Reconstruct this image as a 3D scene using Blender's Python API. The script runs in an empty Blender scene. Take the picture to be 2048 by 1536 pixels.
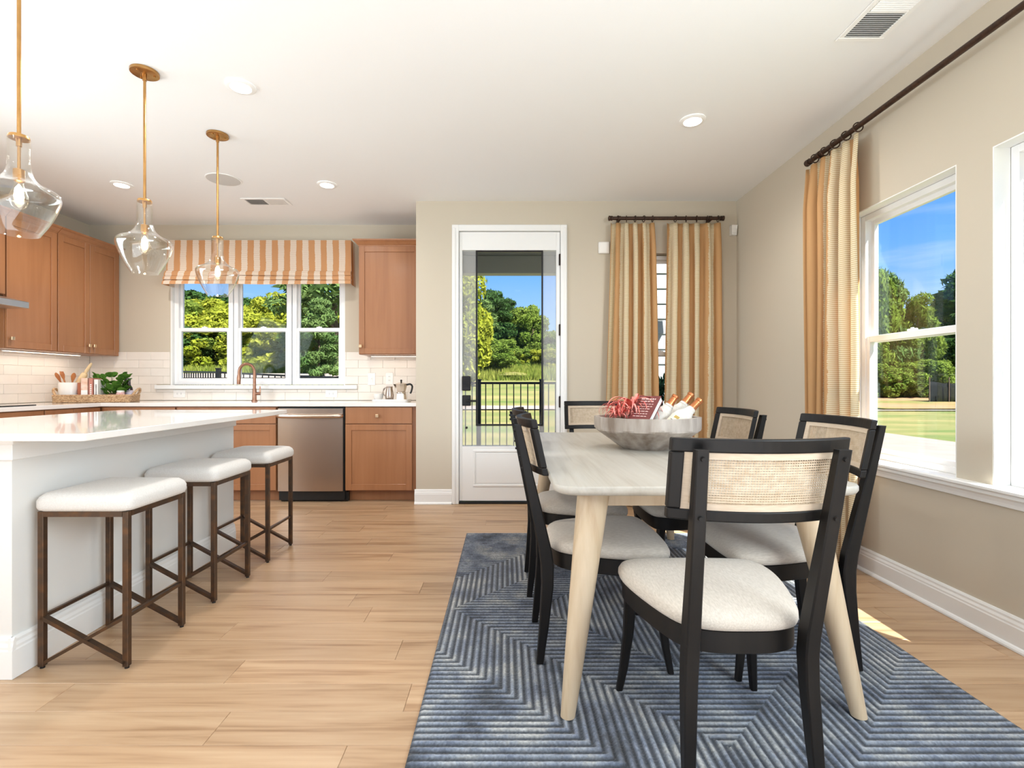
import bpy, bmesh, math, random
import numpy as np
from mathutils import Vector, Matrix, Euler
random.seed(7)
rng = np.random.default_rng(7)
PI = math.pi
sc = bpy.context.scene
C = sc.collection

# ---------------------------------------------------------------- camera
EYE = 1.086
F = 1000.0                                   # focal length in pixels of a 2048 px wide frame
cam = bpy.data.cameras.new('camera')
cam.sensor_width = 36.0
cam.lens = F / 2048.0 * 36.0
cam.shift_x = 12.0 / 2048.0
cam.clip_start = 0.05
cam.clip_end = 400
co = bpy.data.objects.new('camera', cam)
co.location = (0, 0, EYE)
co.rotation_euler = (PI / 2, 0, 0)
C.objects.link(co)
sc.camera = co

# ---------------------------------------------------------------- world, sun, added fill lights, exposure
def srgb(r, g, b):
    f = lambda c: (c / 255 / 12.92) if c / 255 <= 0.04045 else ((c / 255 + 0.055) / 1.055) ** 2.4
    return (f(r), f(g), f(b), 1.0)

world = bpy.data.worlds.new('sky')
sc.world = world
world.use_nodes = True
nt = world.node_tree
nt.nodes.clear()
n_out = nt.nodes.new('ShaderNodeOutputWorld')
n_bg = nt.nodes.new('ShaderNodeBackground')
n_tc = nt.nodes.new('ShaderNodeTexCoord')
n_sep = nt.nodes.new('ShaderNodeSeparateXYZ')
n_ramp = nt.nodes.new('ShaderNodeValToRGB')
cr = n_ramp.color_ramp
cr.elements[0].position = 0.0
cr.elements[0].color = srgb(188, 214, 246)
cr.elements[1].position = 1.0
cr.elements[1].color = srgb(40, 96, 200)
for p, c in ((0.10, (160, 199, 247)), (0.22, (108, 170, 246)), (0.36, (72, 142, 236))):
    e = cr.elements.new(p)
    e.color = srgb(*c)
n_map = nt.nodes.new('ShaderNodeMapping')
n_map.inputs['Scale'].default_value = (2.2, 2.2, 15.0)
n_noise = nt.nodes.new('ShaderNodeTexNoise')
n_noise.inputs['Scale'].default_value = 1.6
n_noise.inputs['Detail'].default_value = 6
n_cr2 = nt.nodes.new('ShaderNodeValToRGB')
n_cr2.color_ramp.elements[0].position = 0.58
n_cr2.color_ramp.elements[0].color = (0, 0, 0, 1)
n_cr2.color_ramp.elements[1].position = 0.85
n_cr2.color_ramp.elements[1].color = (0.45, 0.45, 0.45, 1)
n_mix = nt.nodes.new('ShaderNodeMixRGB')
n_mix.inputs[2].default_value = (0.9, 0.95, 1.0, 1)
L = nt.links.new
L(n_tc.outputs['Generated'], n_sep.inputs[0])
L(n_sep.outputs['Z'], n_ramp.inputs[0])
L(n_tc.outputs['Generated'], n_map.inputs[0])
L(n_map.outputs[0], n_noise.inputs['Vector'])
L(n_noise.outputs[0], n_cr2.inputs[0])
L(n_cr2.outputs[0], n_mix.inputs[0])
L(n_ramp.outputs[0], n_mix.inputs[1])
L(n_mix.outputs[0], n_bg.inputs[0])
n_bg.inputs[1].default_value = 1.0
L(n_bg.outputs[0], n_out.inputs[0])

def light(name, kind, loc, energy, color=(1, 1, 1), direction=None, **kw):
    l = bpy.data.lights.new(name, kind)
    l.energy = energy
    l.color = color
    for k, v in kw.items():
        setattr(l, k, v)
    o = bpy.data.objects.new(name, l)
    o.location = loc
    if direction is not None:
        o.rotation_euler = Vector(direction).to_track_quat('-Z', 'Y').to_euler()
    C.objects.link(o)
    return o

SUN_DIR = (-1.0, 1.22, -1.91)
light('sun', 'SUN', (8, -9, 15), 14.0, (1.0, 0.97, 0.92), SUN_DIR, angle=math.radians(0.53))
# unseen area lights added behind and beside the camera as cool fill
FILL_COL = (0.77, 0.895, 1.0)
light('rear_fill_light', 'AREA', (-0.6, -3.05, 1.55), 4, FILL_COL, (0, 1, 0.6), shape='RECTANGLE', size=5.0, size_y=2.1)
light('left_fill_light', 'AREA', (-4.25, 1.2, 1.55), 125, FILL_COL, (1, -0.1, -0.40), shape='RECTANGLE', size=3.0, size_y=1.3)
light('side_fill_light', 'AREA', (2.04, -0.1, 1.5), 150, FILL_COL, (-1, 0.1, -0.2), shape='RECTANGLE', size=2.6, size_y=1.8)
# unseen upward area light added below the frame to brighten the ceiling
light('up_fill_light', 'AREA', (-1.0, -0.8, 0.15), 88, FILL_COL, (0, 0.0, 1), shape='RECTANGLE', size=4.5, size_y=2.5)

vs = sc.view_settings
vs.view_transform = 'Standard'
vs.look = 'None'
vs.exposure = 0.36
vs.gamma = 1.0
vs.use_curve_mapping = False
sc.cycles.use_denoising = True
sc.cycles.max_bounces = 10
sc.cycles.diffuse_bounces = 5
sc.cycles.glossy_bounces = 4
sc.cycles.transparent_max_bounces = 24
sc.cycles.transmission_bounces = 6
sc.cycles.sample_clamp_indirect = 6.0
sc.cycles.caustics_reflective = False
sc.cycles.caustics_refractive = False

# ---------------------------------------------------------------- materials
MATS = {}

def new_mat(name):
    m = bpy.data.materials.new(name)
    m.use_nodes = True
    m.node_tree.nodes.clear()
    MATS[name] = m
    return m, m.node_tree

def principled(name, col, rough=0.5, metal=0.0, col2=None, nscale=8.0, stretch=(1, 1, 1), ndetail=4,
               bump=0.0, bscale=200.0, bstretch=(1, 1, 1), spec=0.5, coat=0.0, coat_rough=0.1, sheen=0.0,
               contrast=(0.3, 0.7), objrand=0.0, coord='Object'):
    m, t = new_mat(name)
    N = t.nodes.new
    out = N('ShaderNodeOutputMaterial')
    p = N('ShaderNodeBsdfPrincipled')
    p.inputs['Base Color'].default_value = col
    p.inputs['Roughness'].default_value = rough
    p.inputs['Metallic'].default_value = metal
    p.inputs['Specular IOR Level'].default_value = spec
    p.inputs['Coat Weight'].default_value = coat
    p.inputs['Coat Roughness'].default_value = coat_rough
    p.inputs['Sheen Weight'].default_value = sheen
    t.links.new(p.outputs[0], out.inputs[0])
    tc = N('ShaderNodeTexCoord')
    src = tc.outputs[coord]
    if objrand:
        oi = N('ShaderNodeObjectInfo')
        mul = N('ShaderNodeMath'); mul.operation = 'MULTIPLY'; mul.inputs[1].default_value = 37.0
        t.links.new(oi.outputs['Random'], mul.inputs[0])
        add = N('ShaderNodeVectorMath'); add.operation = 'ADD'
        t.links.new(src, add.inputs[0]); t.links.new(mul.outputs[0], add.inputs[1])
        src = add.outputs[0]
    colsock = None
    if col2 is not None:
        mp = N('ShaderNodeMapping'); mp.inputs['Scale'].default_value = stretch
        ns = N('ShaderNodeTexNoise'); ns.inputs['Scale'].default_value = nscale; ns.inputs['Detail'].default_value = ndetail
        rp = N('ShaderNodeValToRGB')
        rp.color_ramp.elements[0].position = contrast[0]; rp.color_ramp.elements[0].color = col
        rp.color_ramp.elements[1].position = contrast[1]; rp.color_ramp.elements[1].color = col2
        t.links.new(src, mp.inputs[0]); t.links.new(mp.outputs[0], ns.inputs['Vector'])
        t.links.new(ns.outputs[0], rp.inputs[0])
        colsock = rp.outputs[0]
        if objrand:
            hsv = N('ShaderNodeHueSaturation')
            mr = N('ShaderNodeMapRange')
            mr.inputs['To Min'].default_value = 1 - objrand; mr.inputs['To Max'].default_value = 1 + objrand
            t.links.new(oi.outputs['Random'], mr.inputs[0]); t.links.new(mr.outputs[0], hsv.inputs['Value'])
            t.links.new(colsock, hsv.inputs['Color'])
            colsock = hsv.outputs[0]
        t.links.new(colsock, p.inputs['Base Color'])
    if bump:
        mp2 = N('ShaderNodeMapping'); mp2.inputs['Scale'].default_value = bstretch
        nb = N('ShaderNodeTexNoise'); nb.inputs['Scale'].default_value = bscale; nb.inputs['Detail'].default_value = 3
        bp = N('ShaderNodeBump'); bp.inputs['Strength'].default_value = bump; bp.inputs['Distance'].default_value = 0.002
        t.links.new(src, mp2.inputs[0]); t.links.new(mp2.outputs[0], nb.inputs['Vector'])
        t.links.new(nb.outputs[0], bp.inputs['Height']); t.links.new(bp.outputs[0], p.inputs['Normal'])
    return m

def emission(name, col, strength):
    m, t = new_mat(name)
    out = t.nodes.new('ShaderNodeOutputMaterial')
    e = t.nodes.new('ShaderNodeEmission')
    e.inputs[0].default_value = col
    e.inputs[1].default_value = strength
    t.links.new(e.outputs[0], out.inputs[0])
    return m

def clear_glass(name, tint=(1, 1, 1, 1), ior=1.5, gloss=(1, 1, 1, 1), rough=0.0, haze=0.0, hazecol=(1, 1, 1, 1), boost=1.0):
    """thin pane: see-through plus fresnel reflection (and an optional white body veiling the view)"""
    m, t = new_mat(name)
    N = t.nodes.new
    out = N('ShaderNodeOutputMaterial')
    tr = N('ShaderNodeBsdfTransparent'); tr.inputs[0].default_value = tint
    gl = N('ShaderNodeBsdfGlossy'); gl.inputs[0].default_value = gloss; gl.inputs['Roughness'].default_value = rough
    # Schlick reflectance of a thin pane, the same from either side
    f0 = ((ior - 1) / (ior + 1)) ** 2
    ge = N('ShaderNodeNewGeometry')
    dt = N('ShaderNodeVectorMath'); dt.operation = 'DOT_PRODUCT'
    t.links.new(ge.outputs['Normal'], dt.inputs[0]); t.links.new(ge.outputs['Incoming'], dt.inputs[1])
    ab = N('ShaderNodeMath'); ab.operation = 'ABSOLUTE'; t.links.new(dt.outputs['Value'], ab.inputs[0])
    om = N('ShaderNodeMath'); om.operation = 'SUBTRACT'; om.inputs[0].default_value = 1.0; om.use_clamp = True; t.links.new(ab.outputs[0], om.inputs[1])
    pw = N('ShaderNodeMath'); pw.operation = 'POWER'; pw.inputs[1].default_value = 5.0; t.links.new(om.outputs[0], pw.inputs[0])
    fr = N('ShaderNodeMath'); fr.operation = 'MULTIPLY_ADD'; fr.inputs[1].default_value = 1 - f0; fr.inputs[2].default_value = f0; t.links.new(pw.outputs[0], fr.inputs[0])
    mul = N('ShaderNodeMath'); mul.operation = 'MULTIPLY'; mul.inputs[1].default_value = boost; mul.use_clamp = True
    t.links.new(fr.outputs[0], mul.inputs[0])
    mx = N('ShaderNodeMixShader')
    body = tr.outputs[0]
    if haze > 0:
        df = N('ShaderNodeBsdfDiffuse'); df.inputs[0].default_value = hazecol
        hm = N('ShaderNodeMixShader'); hm.inputs[0].default_value = haze
        t.links.new(tr.outputs[0], hm.inputs[1]); t.links.new(df.outputs[0], hm.inputs[2])
        body = hm.outputs[0]
    t.links.new(mul.outputs[0], mx.inputs[0]); t.links.new(body, mx.inputs[1]); t.links.new(gl.outputs[0], mx.inputs[2])
    t.links.new(mx.outputs[0], out.inputs[0])
    return m

def wood_plank(name, c_dark, c_mid, c_light, rough=0.35, grain_axis=0, gscale=1.0, objrand=0.06, coat=0.0, bump=0.15):
    """long-grain wood with soft cathedral bands; each object gets its own shift and tone"""
    m, t = new_mat(name)
    N = t.nodes.new
    LK = t.links.new
    out = N('ShaderNodeOutputMaterial'); p = N('ShaderNodeBsdfPrincipled')
    p.inputs['Roughness'].default_value = rough; p.inputs['Coat Weight'].default_value = coat; p.inputs['Coat Roughness'].default_value = 0.16
    tc = N('ShaderNodeTexCoord'); oi = N('ShaderNodeObjectInfo')
    mul = N('ShaderNodeMath'); mul.operation = 'MULTIPLY'; mul.inputs[1].default_value = 53.0
    LK(oi.outputs['Random'], mul.inputs[0])
    add = N('ShaderNodeVectorMath'); add.operation = 'ADD'
    LK(tc.outputs['Object'], add.inputs[0]); LK(mul.outputs[0], add.inputs[1])
    s = [14.0, 14.0, 14.0]; s[grain_axis] = 1.1
    mp = N('ShaderNodeMapping'); mp.inputs['Scale'].default_value = [v * gscale for v in s]
    LK(add.outputs[0], mp.inputs[0])
    n1 = N('ShaderNodeTexNoise'); n1.inputs['Scale'].default_value = 1.0; n1.inputs['Detail'].default_value = 5; n1.inputs['Distortion'].default_value = 1.2
    LK(mp.outputs[0], n1.inputs['Vector'])
    s2 = [90.0, 90.0, 90.0]; s2[grain_axis] = 3.0
    mp2 = N('ShaderNodeMapping'); mp2.inputs['Scale'].default_value = [v * gscale for v in s2]
    LK(add.outputs[0], mp2.inputs[0])
    n2 = N('ShaderNodeTexNoise'); n2.inputs['Scale'].default_value = 1.0; n2.inputs['Detail'].default_value = 3
    LK(mp2.outputs[0], n2.inputs['Vector'])
    mx = N('ShaderNodeMath'); mx.operation = 'MULTIPLY_ADD'; mx.inputs[1].default_value = 0.35
    LK(n2.outputs[0], mx.inputs[0]); LK(n1.outputs[0], mx.inputs[2])
    rp = N('ShaderNodeValToRGB')
    rp.color_ramp.elements[0].position = 0.45; rp.color_ramp.elements[0].color = c_dark
    rp.color_ramp.elements[1].position = 0.92; rp.color_ramp.elements[1].color = c_light
    e = rp.color_ramp.elements.new(0.64); e.color = c_mid
    LK(mx.outputs[0], rp.inputs[0])
    hsv = N('ShaderNodeHueSaturation'); mr = N('ShaderNodeMapRange')
    mr.inputs['To Min'].default_value = 1 - objrand; mr.inputs['To Max'].default_value = 1 + objrand
    LK(oi.outputs['Random'], mr.inputs[0]); LK(mr.outputs[0], hsv.inputs['Value']); LK(rp.outputs[0], hsv.inputs['Color'])
    LK(hsv.outputs[0], p.inputs['Base Color'])
    if bump:
        bp = N('ShaderNodeBump'); bp.inputs['Strength'].default_value = bump; bp.inputs['Distance'].default_value = 0.001
        LK(n2.outputs[0], bp.inputs['Height']); LK(bp.outputs[0], p.inputs['Normal'])
    LK(p.outputs[0], out.inputs[0])
    return m

def striped_cloth(name, tan, cream, gap, period=0.2, translucent=0.35, thread=0.0118):
    """woven stripes: plain tan bands and cream bands of horizontal slub threads (UV in metres)"""
    m, t = new_mat(name)
    N = t.nodes.new; LK = t.links.new
    out = N('ShaderNodeOutputMaterial')
    uv = N('ShaderNodeUVMap'); uv.uv_map = 'UVMap'
    sep = N('ShaderNodeSeparateXYZ'); LK(uv.outputs[0], sep.inputs[0])
    nz = N('ShaderNodeTexNoise'); nz.inputs['Scale'].default_value = 5.0; nz.inputs['Detail'].default_value = 2
    LK(uv.outputs[0], nz.inputs['Vector'])
    nf = N('ShaderNodeTexNoise'); nf.inputs['Scale'].default_value = 160.0; nf.inputs['Detail'].default_value = 1
    LK(uv.outputs[0], nf.inputs['Vector'])
    w1 = N('ShaderNodeMath'); w1.operation = 'MULTIPLY_ADD'; w1.inputs[1].default_value = 0.018
    LK(nz.outputs[0], w1.inputs[0]); LK(sep.outputs['X'], w1.inputs[2])
    w2 = N('ShaderNodeMath'); w2.operation = 'MULTIPLY_ADD'; w2.inputs[1].default_value = 0.016
    LK(nf.outputs[0], w2.inputs[0]); LK(w1.outputs[0], w2.inputs[2])
    md = N('ShaderNodeMath'); md.operation = 'DIVIDE'; md.inputs[1].default_value = period; LK(w2.outputs[0], md.inputs[0])
    fr = N('ShaderNodeMath'); fr.operation = 'FRACT'; LK(md.outputs[0], fr.inputs[0])
    st = N('ShaderNodeMath'); st.operation = 'GREATER_THAN'; st.inputs[1].default_value = 0.5; LK(fr.outputs[0], st.inputs[0])
    dv = N('ShaderNodeMath'); dv.operation = 'DIVIDE'; dv.inputs[1].default_value = thread; LK(sep.outputs['Y'], dv.inputs[0])
    f2 = N('ShaderNodeMath'); f2.operation = 'FRACT'; LK(dv.outputs[0], f2.inputs[0])
    g2 = N('ShaderNodeMath'); g2.operation = 'GREATER_THAN'; g2.inputs[1].default_value = 0.68; LK(f2.outputs[0], g2.inputs[0])
    c1 = N('ShaderNodeMixRGB'); c1.inputs[1].default_value = cream; c1.inputs[2].default_value = gap; LK(g2.outputs[0], c1.inputs[0])
    c2 = N('ShaderNodeMixRGB'); c2.inputs[1].default_value = tan; LK(st.outputs[0], c2.inputs[0]); LK(c1.outputs[0], c2.inputs[2])
    df = N('ShaderNodeBsdfDiffuse'); LK(c2.outputs[0], df.inputs[0])
    tl = N('ShaderNodeBsdfTranslucent'); LK(c2.outputs[0], tl.inputs[0])
    mx = N('ShaderNodeMixShader'); mx.inputs[0].default_value = translucent
    LK(df.outputs[0], mx.inputs[1]); LK(tl.outputs[0], mx.inputs[2]); LK(mx.outputs[0], out.inputs[0])
    return m

def leaf_mat(name, c1, c2, scale=1.2, transl=0.35, rough=0.6):
    m, t = new_mat(name)
    N = t.nodes.new; LK = t.links.new
    out = N('ShaderNodeOutputMaterial')
    tc = N('ShaderNodeTexCoord')
    ns = N('ShaderNodeTexNoise'); ns.inputs['Scale'].default_value = scale; ns.inputs['Detail'].default_value = 6; ns.inputs['Roughness'].default_value = 0.75
    LK(tc.outputs['Object'], ns.inputs['Vector'])
    rp = N('ShaderNodeValToRGB')
    rp.color_ramp.elements[0].position = 0.35; rp.color_ramp.elements[0].color = c1
    rp.color_ramp.elements[1].position = 0.65; rp.color_ramp.elements[1].color = c2
    LK(ns.outputs[0], rp.inputs[0])
    df = N('ShaderNodeBsdfDiffuse'); tl = N('ShaderNodeBsdfTranslucent')
    LK(rp.outputs[0], df.inputs[0]); LK(rp.outputs[0], tl.inputs[0])
    mx = N('ShaderNodeMixShader'); mx.inputs[0].default_value = transl
    LK(df.outputs[0], mx.inputs[1]); LK(tl.outputs[0], mx.inputs[2]); LK(mx.outputs[0], out.inputs[0])
    return m

principled('wall_paint', srgb(202, 192, 174), 0.85, bump=0.05, bscale=350)
principled('wall_white', srgb(226, 225, 221), 0.75, bump=0.05, bscale=350)
principled('ceiling_paint', srgb(242, 243, 243), 0.9, bump=0.06, bscale=250)
principled('trim_white', srgb(240, 240, 238), 0.38)
principled('vinyl_white', srgb(242, 242, 242), 0.32)
principled('plastic_white', srgb(238, 236, 232), 0.35)
principled('quartz', srgb(243, 239, 234), 0.07, col2=srgb(233, 228, 222), nscale=2.5, coat=0.3, coat_rough=0.03)
principled('tile_white', srgb(238, 231, 222), 0.18, col2=srgb(232, 224, 214), nscale=5, objrand=0.02, bump=0.03, bscale=30)
principled('grout', srgb(214, 205, 194), 0.9)
wood_plank('floor_wood', srgb(146, 111, 80), srgb(180, 147, 114), srgb(196, 165, 132), 0.34, 0, 0.9, 0.085, bump=0.06)
wood_plank('cabinet_wood', srgb(150, 99, 63), srgb(159, 107, 69), srgb(166, 114, 76), 0.40, 2, 0.5, 0.015, coat=0.30, bump=0.04)
principled('cabinet_inside', srgb(96, 62, 42), 0.6)
wood_plank('table_wood', srgb(166, 158, 146), srgb(178, 172, 161), srgb(187, 182, 172), 0.42, 1, 1.0, 0.0, bump=0.1)
wood_plank('table_leg_wood', srgb(182, 158, 128), srgb(195, 174, 145), srgb(204, 185, 158), 0.45, 2, 1.0, 0.01, bump=0.1)
principled('chair_black', srgb(20, 18, 17), 0.46, col2=srgb(27, 24, 22), nscale=40, stretch=(1, 1, 0.1), spec=0.28)
principled('cane', srgb(206, 188, 164), 0.6, col2=srgb(184, 162, 134), nscale=60)
principled('cane_border', srgb(204, 186, 164), 0.6, col2=srgb(192, 172, 148), nscale=30, stretch=(1, 1, 6))
principled('seat_linen', srgb(205, 195, 182), 0.95, col2=srgb(186, 175, 161), nscale=220, stretch=(1, 0.25, 1), bump=0.5, bscale=500, sheen=0.2)
principled('stool_linen', srgb(222, 219, 214), 0.95, col2=srgb(210, 206, 200), nscale=200, bump=0.4, bscale=500, sheen=0.2)
principled('bronze_frame', srgb(86, 70, 58), 0.4, 0.75, col2=srgb(116, 84, 58), nscale=25, contrast=(0.45, 0.8))
principled('black_plastic', srgb(16, 16, 17), 0.4)
principled('brass', srgb(196, 152, 96), 0.32, 1.0, col2=srgb(178, 134, 82), nscale=15)
principled('rod_bronze', srgb(62, 46, 38), 0.42, 0.6, col2=srgb(80, 58, 46), nscale=60, bump=0.3, bscale=120)
principled('steel', srgb(188, 172, 160), 0.26, 1.0, bump=0.05, bscale=60, bstretch=(0.3, 1, 30))
principled('steel_handle', srgb(222, 205, 190), 0.25, 1.0)
principled('hood_steel', srgb(214, 212, 210), 0.3, 1.0)
principled('aluminium', srgb(222, 212, 200), 0.22, 1.0)
principled('faucet_bronze', srgb(176, 134, 110), 0.28, 1.0, col2=srgb(150, 108, 86), nscale=30)
principled('knob_brass', srgb(224, 194, 158), 0.32, 1.0)
principled('bowl_wood', srgb(124, 108, 94), 0.7, col2=srgb(198, 188, 178), nscale=6, stretch=(2.2, 2.2, 0.5), ndetail=6, bump=0.4, bscale=40, bstretch=(3, 3, 0.4))
principled('black_glass', srgb(18, 17, 18), 0.06)
principled('lamp_trim', srgb(244, 244, 242), 0.5)
principled('speaker_grille', srgb(205, 203, 199), 0.9)
principled('vent_dark', srgb(128, 127, 124), 0.8)
principled('door_hardware', srgb(38, 36, 36), 0.35, 0.5)
principled('hinge', srgb(54, 42, 36), 0.4, 0.6)
principled('wicker', srgb(150, 112, 76), 0.85, col2=srgb(204, 172, 134), nscale=70, stretch=(1, 1, 1.8), bump=0.8, bscale=90, contrast=(0.35, 0.6))
principled('crock_white', srgb(232, 228, 222), 0.15)
principled('utensil_wood', srgb(176, 106, 58), 0.55, col2=srgb(196, 128, 76), nscale=20, stretch=(1, 1, 0.2))
principled('pin_wood', srgb(232, 204, 160), 0.5, col2=srgb(222, 190, 142), nscale=14)
principled('book_pink', srgb(222, 176, 150), 0.6, col2=srgb(236, 212, 196), nscale=30)
principled('book_rose', srgb(192, 128, 112), 0.6)
principled('book_white', srgb(240, 236, 232), 0.6)
principled('book_brown', srgb(172, 98, 66), 0.6)
principled('paper', srgb(240, 238, 234), 0.8, col2=srgb(224, 221, 216), nscale=300, stretch=(0.05, 0.05, 1))
principled('book_maroon', srgb(112, 52, 50), 0.45)
principled('ink_white', srgb(226, 196, 190), 0.7)
principled('ink_dark', srgb(70, 66, 66), 0.7)
leaf_mat('houseplant_leaf', srgb(52, 96, 40), srgb(112, 156, 62), 14, 0.2)
principled('bottle_dark', srgb(42, 22, 16), 0.1, spec=0.8)
principled('label_rose', srgb(214, 140, 118), 0.6, col2=srgb(226, 214, 220), nscale=60)
principled('label_lilac', srgb(214, 206, 220), 0.6)
principled('airplant_red', srgb(214, 74, 70), 0.5, col2=srgb(238, 140, 120), nscale=25)
principled('airplant_pale', srgb(240, 164, 150), 0.5, col2=srgb(222, 92, 84), nscale=20)
principled('airplant_base', srgb(96, 70, 50), 0.7)
principled('copper_foil', srgb(214, 142, 94), 0.3, 0.8, col2=srgb(196, 120, 74), nscale=60)
principled('bottle_wrap', srgb(240, 236, 228), 0.9, col2=srgb(222, 214, 200), nscale=60, bump=0.7, bscale=120)
principled('label_cream', srgb(240, 230, 204), 0.7)
principled('label_gold', srgb(186, 156, 84), 0.5)
principled('sensor_white', srgb(242, 240, 236), 0.4)
emission('bulb_glow', (1.0, 0.82, 0.60, 1), 22.0)
emission('downlight_glow', (1.0, 0.95, 0.88, 1), 14.0)
emission('strip_glow', (1.0, 0.86, 0.68, 1), 4.0)
clear_glass('window_glass', (0.985, 1.0, 0.99, 1), 1.36, (0.80, 1.0, 0.93, 1))
clear_glass('coated_glass', (0.99, 1.0, 0.99, 1), 1.13)
clear_glass('pendant_glass', (0.97, 0.97, 0.96, 1), 1.45, (1, 1, 1, 1), 0.02, boost=1.4)
clear_glass('bulb_glass', (1, 0.97, 0.9, 1), 1.4, (1, 1, 1, 1), 0.05)
clear_glass('door_glass', (0.99, 1.0, 0.99, 1), 1.13)
clear_glass('door_blend_veil', (0.99, 0.99, 0.99, 1), 1.13, haze=0.19, hazecol=(0.9, 0.9, 0.89, 1))  # white veil imitating two blended exposures of the door
striped_cloth('curtain_cloth', srgb(220, 178, 128), srgb(248, 238, 212), srgb(216, 190, 142), 0.2, 0.38)
striped_cloth('valance_cloth', srgb(206, 154, 110), srgb(236, 222, 206), srgb(204, 174, 148), 0.1235, 0.15, 0.0105)

# outdoors
def osr(r, g, b, k=0.55):
    c = srgb(r, g, b)
    return (c[0] * k, c[1] * k, c[2] * k, 1.0)
principled('lawn', osr(104, 126, 42), 0.95, col2=osr(176, 158, 96), nscale=0.5, stretch=(0.45, 1.3, 1), ndetail=12, bump=1.0, bscale=40, contrast=(0.35, 0.7))
principled('concrete_path', osr(188, 172, 158), 0.9, col2=osr(176, 160, 146), nscale=2)
principled('concrete_patio', osr(212, 208, 202), 0.9, col2=osr(200, 196, 190), nscale=3)
principled('bare_soil', osr(198, 146, 104), 1.0, col2=osr(142, 138, 66), nscale=0.16, stretch=(1, 2.2, 1), ndetail=10, contrast=(0.44, 0.58), bump=1.0, bscale=6)
principled('rail_black', osr(22, 22, 23), 0.45)
principled('silt_cloth', osr(22, 22, 26), 1.0, col2=osr(36, 36, 42), nscale=3, spec=0.1)
principled('siding_white', osr(234, 236, 240), 0.6)
principled('porch_white', osr(226, 226, 222), 0.6)
principled('porch_ceiling', osr(214, 214, 210), 0.7)
principled('roofing', osr(110, 108, 106), 0.9)
principled('bark', osr(92, 76, 60), 0.95, col2=osr(120, 100, 80), nscale=10)
leaf_mat('leaf_lime', osr(140, 160, 40), osr(236, 236, 96), 0.9, 0.45)
leaf_mat('leaf_green', osr(92, 128, 44), osr(186, 206, 96), 0.9, 0.4)
leaf_mat('leaf_dark', osr(44, 78, 38), osr(98, 134, 70), 1.1, 0.25)
leaf_mat('leaf_pine', osr(88, 130, 70), osr(172, 198, 120), 1.2, 0.35)
leaf_mat('leaf_shrub', osr(70, 140, 112), osr(120, 180, 140), 3.0, 0.3)
leaf_mat('grass_blade', osr(116, 150, 44), osr(206, 206, 108), 0.8, 0.4)

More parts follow.
